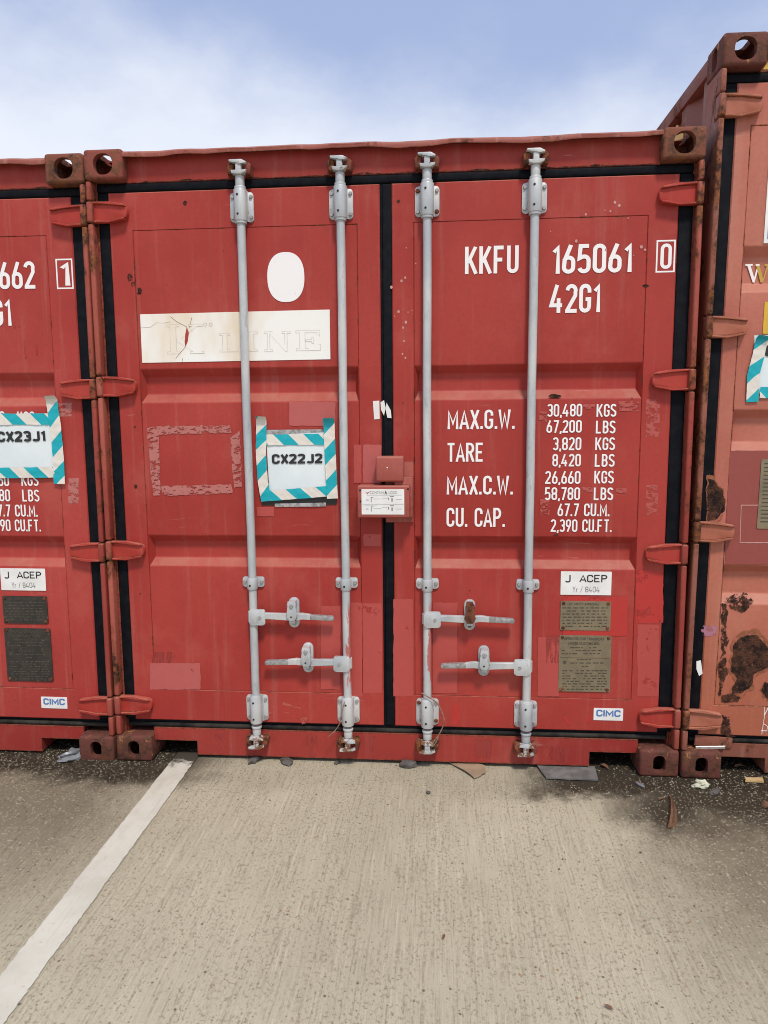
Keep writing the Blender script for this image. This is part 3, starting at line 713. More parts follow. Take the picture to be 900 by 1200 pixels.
def sticker(name, parent, x0, x1, z0, z1, mat, y=F, th=.0016, r=.002):
    b = MB(); b.prism(rrect(x0, x1, z0, z1, r, 2), y - th, y + .0008, mat); return b.build(name, parent)
NPATCH = [0]
def patch(parent, pts, mat, y=F - .0006, name='paint_patch', jag=.003, step=.012):
    """a worn, slightly ragged film of paint or rust lying on the door"""
    NPATCH[0] += 1; y -= .000015 * (NPATCH[0] % 40); out = []
    for (a, b_) in zip(pts, pts[1:] + pts[:1]):
        A, B = Vector(a), Vector(b_); n = max(1, int((B - A).length / step))
        for i in range(n): p = A + (B - A) * i / n; k = mnoise.noise(Vector((p.x * 40, p.y * 40, len(pts)))); j = mnoise.noise(Vector((p.x * 47, p.y * 43, 7))); out.append((p.x + k * jag, p.y + j * jag))
    b = MB(); b.faces([(x, y, z) for x, z in out], [tuple(range(len(out)))], mat); return b.build(name, parent)
def prect(u0, v0, u1, v1, Y=F, Mx=None):
    return [P(u0, v0, Y, Mx), P(u1, v0, Y, Mx), P(u1, v1, Y, Mx), P(u0, v1, Y, Mx)]

def container(label, loc, rot, H, mats, ribs, hz_l, hz_r, name='shipping_container', handles=True, pz=(.318, 2.284), bars=(.637, 1.041, 1.385, 1.804), smears=(1, 2), z_leaf=2.434, pxl=.172):
    t = thing(name, label, 'shipping container', loc, rot, 'shipping containers standing side by side')
    for rear in (False, True):
        for top in (False, True):
            for right in (False, True): casting(t, right, top, rear, H, mats['cast'][(right, top)])
    # posts: outer J-bar in lengths between the hinge knuckles, inner channel behind
    for right, hz_ in ((False, hz_l), (True, hz_r)):
        cuts = [.119] + [c for z in sorted(hz_) for c in (z - .046, z + .046)] + [H - .119]
        b = MB()
        for za, zb in zip(cuts[::2], cuts[1::2]): b.box(.0, .0225, .008, .062, za, zb, mats['post'], .007, 3)
        b.box(.003, .037, .062, .17, .119, H - .119, mats['frame']); b.box(.0225, .030, .050, .062, .119, H - .119, mats['frame'])
        b.build('corner_post', t, W if right else None)
        for z in hz_: hinge(t, z, right, mats)
    for x0 in (.004, W - .064):
        b = MB(); b.box(x0, x0 + .06, .178, D - .178, H - .075, H - .012, mats['side'], .004); b.build('top_rail', t)
        b = MB(); b.box(x0, x0 + .06, .178, D - .178, .02, .15, mats['side'], .004); b.build('bottom_rail', t)
        s = 1 if x0 < 1 else -1; xo = x0 + .012 if s > 0 else x0 + .048
        vs, fs = [], []; y = .17; k = 0; z0, z1 = .14, H - .06
        while y < D - .2:
            for yy, dx in ((y, 0), (y + .07, 0), (y + .138, .036), (y + .208, .036)): vs += [(xo + s * dx, yy, z0), (xo + s * dx, yy, z1)]
            y += .276
        for i in range(len(vs) // 2 - 1): fs.append((2 * i, 2 * i + 1, 2 * i + 3, 2 * i + 2))
        b = MB(); b.faces(vs, fs, mats['side']); b.build('side_wall', t)
    b = MB(); vs, fs = [], []; y = .1; z = H - .02
    while y < D - .1:
        for yy, dz in ((y, 0), (y + .05, 0), (y + .07, -.018), (y + .12, -.018)): vs += [(.06, yy, z + dz), (W - .06, yy, z + dz)]
        y += .14
    for i in range(len(vs) // 2 - 1): fs.append((2 * i, 2 * i + 1, 2 * i + 3, 2 * i + 2))
    b.faces(vs, fs, mats['side']); b.build('roof', t)
    b = MB(); b.box(.07, W - .07, .10, D - .1, .13, .16, M['dark']); b.build('floor', t)
    b = MB(); b.box(.03, W - .03, D - .12, D - .07, .02, H - .02, mats['side']); b.build('end_wall', t)
    # header, wavy roof edge, sill with its two lifting pockets
    zt = z_leaf + .036; b = MB(); b.box(.155, W - .155, F + .004, .12, zt, H - .014, mats['frame'], .003); b.build('header', t)
    b = MB(); top_, bot = [], []                         # crumbling paint along the foot of the header
    for i in range(141):
        x = .18 + (W - .36) * i / 140; top_.append((x, zt + .003 + .012 * max(0, mnoise.noise(Vector((x * 11, 2 + loc[0], 0)))) + .006 * max(0, mnoise.noise(Vector((x * 40, 5, 0)))))); bot.append((x, zt + .0005))
    pts = bot + top_[::-1]; b.faces([(x, F + .0032, z) for x, z in pts], [tuple(range(len(pts)))], M['patch_rust_thin']); b.build('rust_line', t)
    vs, fs = [], []; n = 110
    for i in range(n + 1):
        x = .150 + (W - .30) * i / n
        q = mnoise.noise(Vector((x * 2.6, 3.3 + loc[0], 0))); q2 = mnoise.noise(Vector((x * 9, 8 + loc[0], 0)))
        dr = .006 + max(0, q) * .026 + q2 * .004; fy = .006 + .010 * abs(q) + .003 * q2
        vs += [(x, .12, H - .004), (x, .04, H - .004 + .001 * q2), (x, fy + .008, H - .006 - dr * .4), (x, fy, H - .010 - dr), (x, fy + .001, H - .023 - dr), (x, fy + .010, H - .023 - dr * .5), (x, .046, H - .016)]
        if i:
            for k in range(6): a = 7 * (i - 1) + k; c_ = 7 * i + k; fs.append((a, c_, c_ + 1, a + 1))
    b = MB(); b.faces(vs, fs, M['lip'] if mats is not BRN else mats['frame'], True); b.build('roof_edge', t, angle=50)
    b = MB(); s0, zp = .018, .082
    b.prism([(.158, zp), (.355, zp), (.355, s0), (2.078, s0), (2.078, zp), (2.28, zp), (2.28, .141), (.158, .141)], F + .003, F + .016, mats['frame'])
    b.box(.17, 2.27, F + .016, F + .07, .112, .141, mats['frame'])
    for xx in (.355, 2.068): b.box(xx, xx + .010, F + .016, .22, s0 + .001, .111, mats['frame'])
    b.build('sill', t)
    # rubber seals
    def gask(x0, x1, z0, z1, m, y=F + .006, bev=.012):
        g = MB(); g.box(x0, x1, y, y + .045, z0, z1, m, bev, 3); g.build('door_seal', t)
    gask(.0305, .0748, .18, z_leaf, M['rubber'], F + .002, .006); gask(W - .0798, W - .0245, .18, z_leaf, M['rubber'], F + .002, .006)
    gask(.026, W - .026, z_leaf + .001, zt - .0005, M['rubber'], F + .001, .010)
    gask(.037, W - .037, .1425, .1625, M['rubber_dusty'], F + .004, .009); gask(.037, W - .037, .1632, .1765, M['rubber'], F + .010, .005)
    gask(1.1955, 1.2042, .177, z_leaf, M['rubber'], F + .006, .003); gask(1.2045, 1.2425, .177, z_leaf, M['rubber'], F + .003, .005)
    dl = door(t, mats['door'], .0755, 1.195, .1775, z_leaf - .001, pxl, 1.105, pz[0], pz[1], ribs)
    dr = door(t, mats['door2'], 1.243, 2.3575, .1775, z_leaf - .001, 1.329, 2.245, pz[0], pz[1], ribs)
    hs = [(1, .668, .811, .988, False), (-1, .468, .868, .687, False), (1, .668, 1.563, 1.746, True), (-1, .468, 1.624, 1.443, False)] if handles else [(1, .668, .811, .988, False), (-1, .468, .868, .687, False), (1, .668, 1.563, 1.746, False), (-1, .468, 1.624, 1.443, False)]
    for i, x in enumerate(bars):
        locking_bar(t, x, mats, H, i in smears, hs[i], z_leaf - .076, {2: {(-1, 1, 0), (1, -1, 0), (-1, 1, 1), (1, -1, 1)}}.get(i, ()))
    return t, dl, dr

REDM = dict(post=M['red_post'], frame=M['red_frame'], hinge=M['red_hinge'], door=M['red'], door2=M['red'], side=M['side'],
            cast={(False, False): M['cast_c'], (True, False): M['cast_c'], (False, True): M['cast_a'], (True, True): M['cast_b']})
REDB = dict(REDM, door=M['red_b'], door2=M['red_b'])
BRN = dict(post=M['brown_frame'], frame=M['brown_frame'], hinge=M['brown_hinge'], door=M['brown'], door2=M['brown'], side=M['brown_side'],
           cast={(a, b): M['cast_c'] for a in (False, True) for b in (False, True)})
RIBS = [(1.720, 1.689, 1.618, 1.580), (1.014, .984, .912, .878)]
HZ = [.253, .950, 1.649, 2.351]
mid, mid_l, mid_r = container('clean red shipping container in the middle with four grey locking bars and a white panel', (0, 0, 0), (0, 0, 0), 2.591, REDM, RIBS, HZ, HZ)
LROT = (0, R(.22), 0)
lef, lef_l, lef_r = container('faded red shipping container cut off by the left edge with two grimy dark plates', (-W - .014, .002, 0), LROT, 2.591, REDB, RIBS, HZ, HZ, smears=())
ML = Matrix.LocRotScale(Vector((-W - .014, .002, 0)), Euler(LROT), None)
RROT = (0, R(.68), 0); RLOC = (W + .008, -.004, 0)
MR = Matrix.LocRotScale(Vector(RLOC), Euler(RROT), None)
rig, rig_l, rig_r = container('taller rust-scabbed brown orange shipping container at the right edge', RLOC, RROT, 2.912, BRN,
    [(2.158, 2.122, 2.022, 1.985), (1.532, 1.500, 1.405, 1.368), (.905, .873, .782, .742)], [.251, 1.043, 1.850, 2.663], [.251, 1.043, 1.850, 2.663], smears=(), z_leaf=2.752, pz=(.306, 2.60), pxl=.132)

# ------------------------------------------------------------------ markings shared by the two red containers
YL = F - .0007
def mark(parent, text, u0, v0, u1, v1, name='weight_lettering', Mx=None, **k):
    (x0, z1), (x1, z0) = P(u0, v0, F, Mx), P(u1, v1, F, Mx); return lettering(name, text, x0, x1, z0, z1, YL, M['white'], parent, **k)
def frame_mark(parent, x0, x1, z0, z1, t=.006):
    b = MB(); vs = [(x0, YL, z0), (x1, YL, z0), (x1, YL, z1), (x0, YL, z1), (x0 + t, YL, z0 + t), (x1 - t, YL, z0 + t), (x1 - t, YL, z1 - t), (x0 + t, YL, z1 - t)]
    b.faces(vs, [(0, 1, 5, 4), (1, 2, 6, 5), (2, 3, 7, 6), (3, 0, 4, 7)], M['white']); b.build('check_digit_frame', parent)
def right_door_marks(d, serial, check, plate, ptext):
    mark(d, 'KKFU', 545, 289, 607.5, 320, 'owner_code'); mark(d, serial, 647.5, 287, 740, 319, 'serial_number'); mark(d, check, 774.5, 285.5, 786.5, 315, 'check_digit', t=.128)
    (x0, z1), (x1, z0) = P(769.5, 281.5, F), P(790.5, 319, F); frame_mark(d, x0, x1, z0, z1)
    mark(d, '42G1', 643.5, 333.5, 703, 366, 'size_code')
    for tx, u0, v0, u1, v1 in (('MAX.G.W.', 524.5, 480.5, 603, 502.5), ('TARE', 524.5, 519, 565.5, 541), ('MAX.C.W.', 523.5, 557.5, 601, 579.5), ('CU. CAP.', 523.3, 595, 591.5, 617.5)): mark(d, tx, u0, v0, u1, v1, t=.125)
    for tx, u0, v0, u1, v1 in (('30,480', 641.5, 473.5, 682, 488), ('67,200', 640.5, 492.5, 681.5, 507), ('3,820', 648, 512.5, 681, 527.5), ('8,420', 647.5, 532, 680.5, 546.5), ('26,660', 639, 552, 680, 567), ('58,780', 638.5, 571, 679.5, 586)): mark(d, tx, u0, v0, u1, v1, t=.128)
    for i, (tx, u0, u1) in enumerate((('KGS', 699.3, 722), ('LBS', 698.5, 721), ('KGS', 697.8, 720.5), ('LBS', 697.2, 720), ('KGS', 696.6, 719), ('LBS', 696, 718.3))):
        v0 = 473.5 + 19.55 * i; mark(d, tx, u0, v0, u1, v0 + 14.8, t=.128)
    mark(d, '67.7 CU.M.', 653.5, 590, 714, 605, t=.128); mark(d, '2,390 CU.FT.', 645.5, 608.5, 716.5, 623.5, t=.128)
    # inspection sticker
    (x0, z1), (x1, z0) = P(657.3, 669.5, F), P(716, 697.5, F); s = sticker('inspection_sticker', d, x0, x1, z0, z1, M['sticker']); yy = F - .0022
    (a, b_), (c, e) = P(662.5, 673.5, F), P(668.5, 682.5, F); lettering('sticker_lettering', 'J', a, c, e, b_, yy, M['black_ink'], s, t=.17, wide=1.9)
    (a, b_), (c, e) = P(679, 673.3, F), P(711.5, 682.3, F); lettering('sticker_lettering', 'ACEP', a, c, e, b_, yy, M['black_ink'], s, t=.15, wide=2.0, gap=.27)
    (a, b_), (c, e) = P(671, 687, F), P(702.5, 694, F); lettering('sticker_lettering', 'Yr / 8404', a, c, e, b_, yy, M['grey_ink'], s, t=.10, wide=1.7, gap=.22)
    # two data plates with rivets and rows of fine engraved text
    for (u0, v0, u1, v1, heads, rows) in ((657, 704, 715, 739, [('CSC SAFETY APPROVAL', 665, 706, 702, 709.3)], [(711.5 + 3.6 * i, 659, 712) for i in range(7)]),
                                    (655.5, 744, 714.5, 811, [('APPROVED FOR TRANSPORT', 661, 746.5, 708, 750.3), ('UNDER CUSTOMS SEAL', 666, 752, 703, 755.6)], [(758, 668, 700), (761.5, 658, 708), (765, 658, 708), (772, 672, 692), (776, 668, 708), (780, 671, 692)] + [(785 + 3.1 * i, 659, 711) for i in range(8)])):
        (x0, z1), (x1, z0) = P(u0, v0, F), P(u1, v1, F); pl = sticker('data_plate', d, x0, x1, z0, z1, plate, th=.003, r=.006)
        for hx in (x0 + .012, x1 - .012):
            for hz2 in (z0 + .010, z1 - .010): c = MB(); c.cyl((hx, F - .002, hz2), (hx, F - .0065, hz2), .0085, M['rust_dark'], 10, r2=.005); c.build('rivet', pl)
        for tx, a0, b0, a1, b1 in heads: (xa, za), (xb, zb) = P(a0, b0, F), P(a1, b1, F); print_text('plate_lettering', tx, xa, xb, zb, za, F - .0033, ptext, pl, .01)
        b = MB(); rr = random.Random(int(u0))
        if v1 - v0 > 50:
            (xa, za), (xb, zb) = P(u0 + .5, 770, F), P(u1 - .5, 771.2, F); g2 = MB(); g2.box(xa, xb, F - .0042, F - .002, zb, za, ptext); g2.build('plate_divider', pl)
            (xa, za), (xb, zb) = P(u0 + 4, 773.5, F), P(u0 + 8, 778, F); g2 = MB(); g2.cyl(((xa + xb) / 2, F - .002, (za + zb) / 2), ((xa + xb) / 2, F - .0036, (za + zb) / 2), .007, ptext, 12); g2.build('round_stamp', pl)
        for (v, ua, ub) in rows:
            u = ua
            while u < ub - 1.5:
                wd = rr.uniform(1.5, 6); 
                if rr.random() < .82: (xa, za), (xb, zb) = P(u, v, F), P(min(u + wd, ub), v + 1.3, F); b.faces([(xa, F - .0034, zb), (xb, F - .0034, zb), (xb, F - .0034, za), (xa, F - .0034, za)], [(0, 1, 2, 3)], ptext)
                u += wd + rr.uniform(.8, 3)
        b.build('engraved_rows', pl)['kind'] = 'stuff'
    (x0, z1), (x1, z0) = P(695.8, 829.5, F), P(729.8, 844.5, F); s = sticker('maker_sticker', d, x0, x1, z0, z1, M['sticker'])
    (a, b_), (c, e) = P(698.8, 831.3, F), P(727, 840, F); lettering('maker_lettering', 'CIMC', a, c, e, b_, yy, M['blue_ink'], s, t=.23, wide=2.3, gap=.34)
right_door_marks(mid_r, '165061', '0', M['plate_tan'], M['plate_text'])
right_door_marks(lef_r, '165662', '1', M['plate_dark'], M['plate_text_dark'])

# white panel with the ghost of its serif lettering, white oval, on the left door
def serif_panel(d):
    (x0, z1), (x1, z0) = P(164.8, 366.2, F), P(386.8, 424.0, F)
    c = [P(164.3, 368.4, F), P(386.3, 362.8, F), P(387.2, 421, F), P(166.8, 425.2, F)]
    b = MB(); b.prism(c, F - .0012, F + .0008, M['cream']); s = b.build('name_panel', d)
    def ser(name, polys, u0, v0, u1, v1):
        (xa, zt), (xb, zb) = P(u0, v0, F), P(u1, v1, F)
        for grow, yy, m in ((.0020, F - .0014, M['emboss']), (0, F - .0019, M['emboss_face'])):
            b = MB()
            for k, pl in enumerate(polys):
                pts = [Vector((xa + px * (xb - xa), zb + pz_ * (zt - zb))) for px, pz_ in pl]
                cen = sum(pts, Vector((0, 0))) / len(pts)
                if grow: pts = [Vector((p.x + grow * (1 if p.x > cen.x else -1), p.y + grow * (1 if p.y > cen.y else -1))) for p in pts]
                b.faces([(p.x, yy - .00004 * k, p.y) for p in pts], [tuple(range(len(pts)))], m)
            b.build(name, s)
    I = lambda a, b_: [[(a, .0), (b_, .0), (b_, .09), (a, .09)], [(a, .91), (b_, .91), (b_, 1), (a, 1)], [(a + (b_ - a) * .3, .09), (a + (b_ - a) * .72, .09), (a + (b_ - a) * .72, .91), (a + (b_ - a) * .3, .91)]]
    ser('raised_letter', I(0, .55) + [[(.5, 0), (1, 0), (1, .30), (.93, .30), (.86, .09), (.5, .09)]], 257.5, 391, 279, 412)
    ser('raised_letter', I(0, 1), 286, 389.5, 302, 411.5)
    ser('raised_letter', [[(0, 0), (.3, 0), (.3, .08), (0, .08)], [(0, .92), (.3, .92), (.3, 1), (0, 1)], [(.12, .08), (.19, .08), (.19, .92), (.12, .92)], [(.19, .92), (.30, 1), (.86, .2), (.86, 0), (.80, 0)], [(.80, .2), (.87, .2), (.87, .92), (.80, .92)], [(.70, .92), (1, .92), (1, 1), (.70, 1)]], 310, 389, 340.5, 411.5)
    ser('raised_letter', I(0, .5) + [[(.4, 0), (1, 0), (1, .28), (.93, .28), (.86, .09), (.4, .09)], [(.4, .91), (.86, .91), (.93, .74), (.98, .74), (.98, 1), (.4, 1)], [(.4, .46), (.66, .46), (.66, .54), (.4, .54)], [(.66, .36), (.72, .36), (.72, .64), (.66, .64)]], 347, 388, 375.5, 410.5)
    ser('raised_letter', [[(0, 0), (.34, 0), (.34, .06), (0, .06)], [(0, .94), (.34, .94), (.34, 1), (0, 1)], [(.10, .06), (.25, .06), (.25, .94), (.10, .94)], [(.25, .45), (.34, .55), (.95, .06), (.72, .06)], [(.25, .52), (.34, .47), (.84, .94), (.72, .94)], [(.64, 0), (1, 0), (1, .06), (.64, .06)], [(.62, .94), (.98, .94), (.98, 1), (.62, 1)]], 195, 381, 239, 414)
    for u in (240.5, 247):
        (xa, za) = P(u, 380.5, F); b = MB(); n = 12
        ring = [(xa + .008 * math.cos(a), F - .0016, za + .008 * math.sin(a)) for a in [2 * math.pi * i / n for i in range(n)]] + [(xa + .005 * math.cos(a), F - .0016, za + .005 * math.sin(a)) for a in [2 * math.pi * i / n for i in range(n)]]
        b.faces(ring, [(i, (i + 1) % n, n + (i + 1) % n, n + i) for i in range(n)], M['emboss']); b.build('quote_mark', s)
    # cracks and the red tear in the panel film
    tear = [P(u, v, F) for u, v in ((219, 383), (221.5, 390), (220.5, 399), (217.5, 407), (216.6, 401), (217.4, 392))]
    patch(s, tear, M['red'], F - .0024, 'tear', .001, .01)
    for pl in ([(152.5 + 13, 384), (176, 383.5), (184, 378), (192, 378.5), (200, 377)], [(200, 371), (207, 377), (219, 383)], [(217, 407), (211, 414), (206, 420)], [(214, 420), (213, 428)], [(222, 384), (225, 372)]):
        q = [P(u, v, F) for u, v in pl]; b = MB(); b.tube([(x, F - .0016, z) for x, z in q], .0007, M['emboss'] if pl[0][0] < 170 else M['rust_dark'], 5); b.build('crack', s)
    ov = []
    (xa, zt), (xb, zb) = P(312.5, 296, F), P(357.3, 353.5, F); cx, cz, a, b2 = (xa + xb) / 2, (zt + zb) / 2, (xb - xa) / 2, (zt - zb) / 2
    for i in range(48):
        t = 2 * math.pi * i / 48; e = 2 / 2.35; co, si = math.cos(t), math.sin(t)
        ov.append((cx + a * math.copysign(abs(co) ** e, co), cz + b2 * math.copysign(abs(si) ** e, si)))
    b = MB(); b.prism(ov, F - .0008, F + .001, M['white']); b.build('white_oval', d)
serif_panel(mid_l)

# lock box bridging the two doors
def lock_box(t):
    lb = MB(); (x0, z1), (x1, z0) = P(418.5, 569.5, -.05), P(480, 607, -.05)
    lb.box(x0, x1, -.05, F - .012, z0, z1, M['box'], .006, 3)
    (a, b_), (c, e) = P(446, 527, F), P(485, 612, F); lb.box(a + .02, c, F - .010, F - .001, e, b_ - .05, M['box'], .003)
    (a2, b2), (c2, e2) = P(462, 560, -.01), P(484, 606, -.01); lb.box(a2, c2, -.012, F - .010, e2, b2, M['box'], .004)
    o = lb.build('lock_box', t)
    (a, b_), (c, e) = P(440, 535, -.03), P(473, 565, -.03); cv = MB(); cv.box(a, c, -.03, F - .002, e, b_, M['box'], .010, 3); cv.cyl((a + .048, -.0295, b_ - .045), (a + .048, -.031, b_ - .045), .003, M['sticker'], 8); cv.build('lock_cover', o)
    for u, v in ((420.8, 574.5), (421.5, 587.5), (480.3 - 1, 573)):
        x, z = P(u, v, -.05); c = MB(); c.cyl((x + (.004 if u < 450 else -.004), -.0495, z), (x + (.004 if u < 450 else -.004), -.0515, z), .004, M['hole'], 10); c.build('screw_hole', o)
    (x0, z1), (x1, z0) = P(423.5, 573.3, -.052), P(473.8, 603, -.052); s = sticker('instruction_sticker', o, x0, x1, z0, z1, M['sticker'], y=-.0502, th=.0012)
    X = lambda f: x0 + f * (x1 - x0); Z = lambda f: z0 + f * (z1 - z0); yy = -.0518
    print_text('sticker_lettering', 'CONTAIN', X(.20), X(.52), Z(.82), Z(.93), yy, M['tiny_ink'], s); print_text('sticker_lettering', 'A', X(.54), X(.60), Z(.80), Z(.94), yy, M['black_ink'], s, .03)
    print_text('sticker_lettering', 'LOCK', X(.64), X(.84), Z(.82), Z(.93), yy, M['tiny_ink'], s)
    b = MB()
    def q(a, c, e, f, m): b.faces([(X(a), yy, Z(e)), (X(c), yy, Z(e)), (X(c), yy, Z(f)), (X(a), yy, Z(f))], [(0, 1, 2, 3)], m)
    q(.02, .98, .40, .415, M['tiny_ink']); q(.12, .95, .76, .772, M['tiny_ink']); q(.08, .36, .335, .352, M['tiny_ink'])
    for base in (.55, .18):
        q(.10, .17, base, base + .015, M['tiny_ink']); q(.11, .16, base + .05, base + .065, M['tiny_ink']); q(.22, .235, base - .06, base + .13, M['grey_ink']); q(.22, .28, base + .12, base + .135, M['grey_ink'])
        q(.28, .46, base + .06, base + .072, M['tiny_ink']); q(.48, .60, base + .09, base + .1, M['tiny_ink']); q(.62, .64, base + .02, base + .12, M['grey_ink']); q(.70, .73, base - .04, base + .1, M['grey_ink']); q(.67, .76, base + .16, base + .18, M['black_ink']); q(.80, .94, base + .03, base + .05, M['tiny_ink'])
    b.build('instruction_diagram', s)
    b = MB(); b.prism([(X(.09), Z(.90)), (X(.14), Z(.80)), (X(.21), Z(.93)), (X(.14), Z(.86))], yy - .0001, yy + .0003, M['red_ink']); b.build('tick_mark', s)
lock_box(mid)

# torn white tape scraps on the centre seal
for k, pl in enumerate(([(437, 470), (444.5, 469.5), (445, 491), (438.5, 491.5)], [(446, 471.5), (450, 469), (452, 478), (450, 487), (446.5, 480)], [(453, 472), (458, 481), (458.8, 490), (454, 489.5), (452, 480)])):
    q = [P(u, v, F - .001) for u, v in pl]; b = MB(); b.prism(q, F - .0025 - .001 * k, F - .0012 - .001 * k + (.006 if k else 0), M['sticker']); b.build('tape_scrap', mid)

# faded, overpainted and stained places on the middle doors
for u0, v0, u1, v1, m, d in ((339, 471, 393, 499, 'patch_pink', mid_l), (176, 777, 235, 808, 'patch_pink', mid_l), (178, 764, 205, 777, 'patch_grime', mid_l), (376, 710, 399, 808, 'patch_soft', mid_l),
        (411, 706, 424.5, 816, 'patch_soft', mid_l), (425.5, 521, 447, 566, 'patch_pink', mid_l), (426, 626, 446.5, 640, 'patch_soft', mid_l), (425.5, 707, 447.5, 812, 'patch_soft', mid_l), (414.5, 521, 423.5, 566, 'patch_soft', mid_l),
        (461, 702, 484, 816, 'patch_soft', mid_r), (507, 706, 536, 812, 'patch_soft', mid_r), (301, 594, 321, 605, 'patch_soft', mid_l),
        (630, 746, 655, 816, 'patch_soft', mid_r), (747, 732, 772, 816, 'patch_soft', mid_r), (640, 745, 655, 777, 'patch_grime', mid_r), (757, 568, 771, 603, 'residue_soft', mid_r), (757, 468, 773, 512, 'residue_soft', mid_r), (745, 668, 777, 730, 'patch_bright', mid_r), (660, 699, 735, 745, 'patch_bright', mid_r),
        (683, 473.5, 697, 479, 'residue_soft', mid_r), (725, 470, 749, 482, 'residue_soft', mid_r), (681, 571, 695, 577, 'residue_soft', mid_r), (722, 572, 734, 578, 'residue_soft', mid_r), (633, 585, 644, 604, 'residue_soft', mid_r), (632, 482, 641, 494, 'residue_soft', mid_r)):
    patch(d, prect(u0, v0, u1, v1), M[m], F - .0006 if m != 'residue_soft' else F - .0004)
for q in ([(184, 499.5), (270, 498.5), (271, 507), (186, 509.5)], [(172.5, 502), (185, 499.5), (188.5, 580), (180, 581), (175.5, 540)], [(189, 569.5), (271, 567.5), (273, 578), (191, 581)], [(270.5, 513), (281, 505), (283.5, 570), (274, 571)]):
    patch(mid_l, [P(u, v, F) for u, v in q], M['residue'], F - .0008, 'tape_residue', .006)
for u, v, r_ in ((152, 325, .014), (156, 333, .010), (163, 341, .013), (158, 500, .006), (159, 570, .008), (467, 236, .006), (217, 238, .008)):
    x, z = P(u, v, F); b = MB(); pts = [(x + r_ * (.7 + .5 * random.random()) * math.cos(a), z + r_ * (.9 + .6 * random.random()) * math.sin(a)) for a in [2 * math.pi * i / 9 for i in range(9)]]
    patch(mid_l, pts, M['patch_rust_thin'], F - .0007, 'rust_spot', .001, .01)
for u, v, r_ in ((649, 464, .020), (654, 464, .012), (652, 627, .009), (757, 335, .011)):
    x, z = P(u, v, F); pts = [(x + r_ * (.9 + .5 * random.random()) * math.cos(a), z + .4 * r_ * (.9 + .6 * random.random()) * math.sin(a)) for a in [2 * math.pi * i / 9 for i in range(9)]]
    patch(mid_r, pts, M['patch_rust'], F - .0007, 'rust_spot', .001, .01)
for q in ([(357, 862), (372, 862), (371, 886), (365, 888), (359, 880)], [(556, 866), (577, 867), (576, 890), (566, 886), (558, 888)], [(500, 868), (510, 868), (508, 888), (502, 884)], [(432, 863), (440, 863), (439, 886), (434, 880)], [(640, 874), (668, 876), (664, 895), (646, 890)], [(250, 860), (262, 860), (258, 878)]):
    patch(mid, [P(u, v, F + .003) for u, v in q], M['patch_grime'], F + .0024, 'grime_run', .004)
for q in ([(531, 826), (536, 823), (540, 842), (534, 850), (529, 848)], [(330, 822), (352, 829), (353, 831), (331, 826)], [(300, 826), (318, 835), (317, 837), (299, 829)], [(352, 842), (359, 838), (361, 846), (354, 849)], [(497, 748), (500, 744), (502, 752)], [(686, 846), (692, 836), (694, 838), (689, 848)], [(662, 838), (668, 848), (666, 850), (660, 841)]):
    patch(mid_r if q[0][0] > 455 else mid_l, [P(u, v, F) for u, v in q], M['patch_bright'] if q[0][0] > 455 else M['residue_soft'], F - .0007, 'scrape', .002)
rr = random.Random(3)
for i in range(26):                      # pale chips in the paint by the centre stile and on the right door
    u, v = (rr.gauss(474, 7), rr.uniform(270, 420)) if i < 14 else (rr.uniform(640, 760), rr.uniform(225, 300))
    if 765 < u or 612 < u < 642 or u > 500 and u < 530: continue
    if u > 492 and v > 260 and u < 512: continue
    x, z = P(u, v, F); r_ = rr.uniform(.002, .006); patch(mid_r, [(x + r_ * math.cos(a), z + 1.2 * r_ * math.sin(a)) for a in [2 * math.pi * k / 7 for k in range(7)]], M['weld_light'], F - .0005, 'paint_chip', .001, .01)

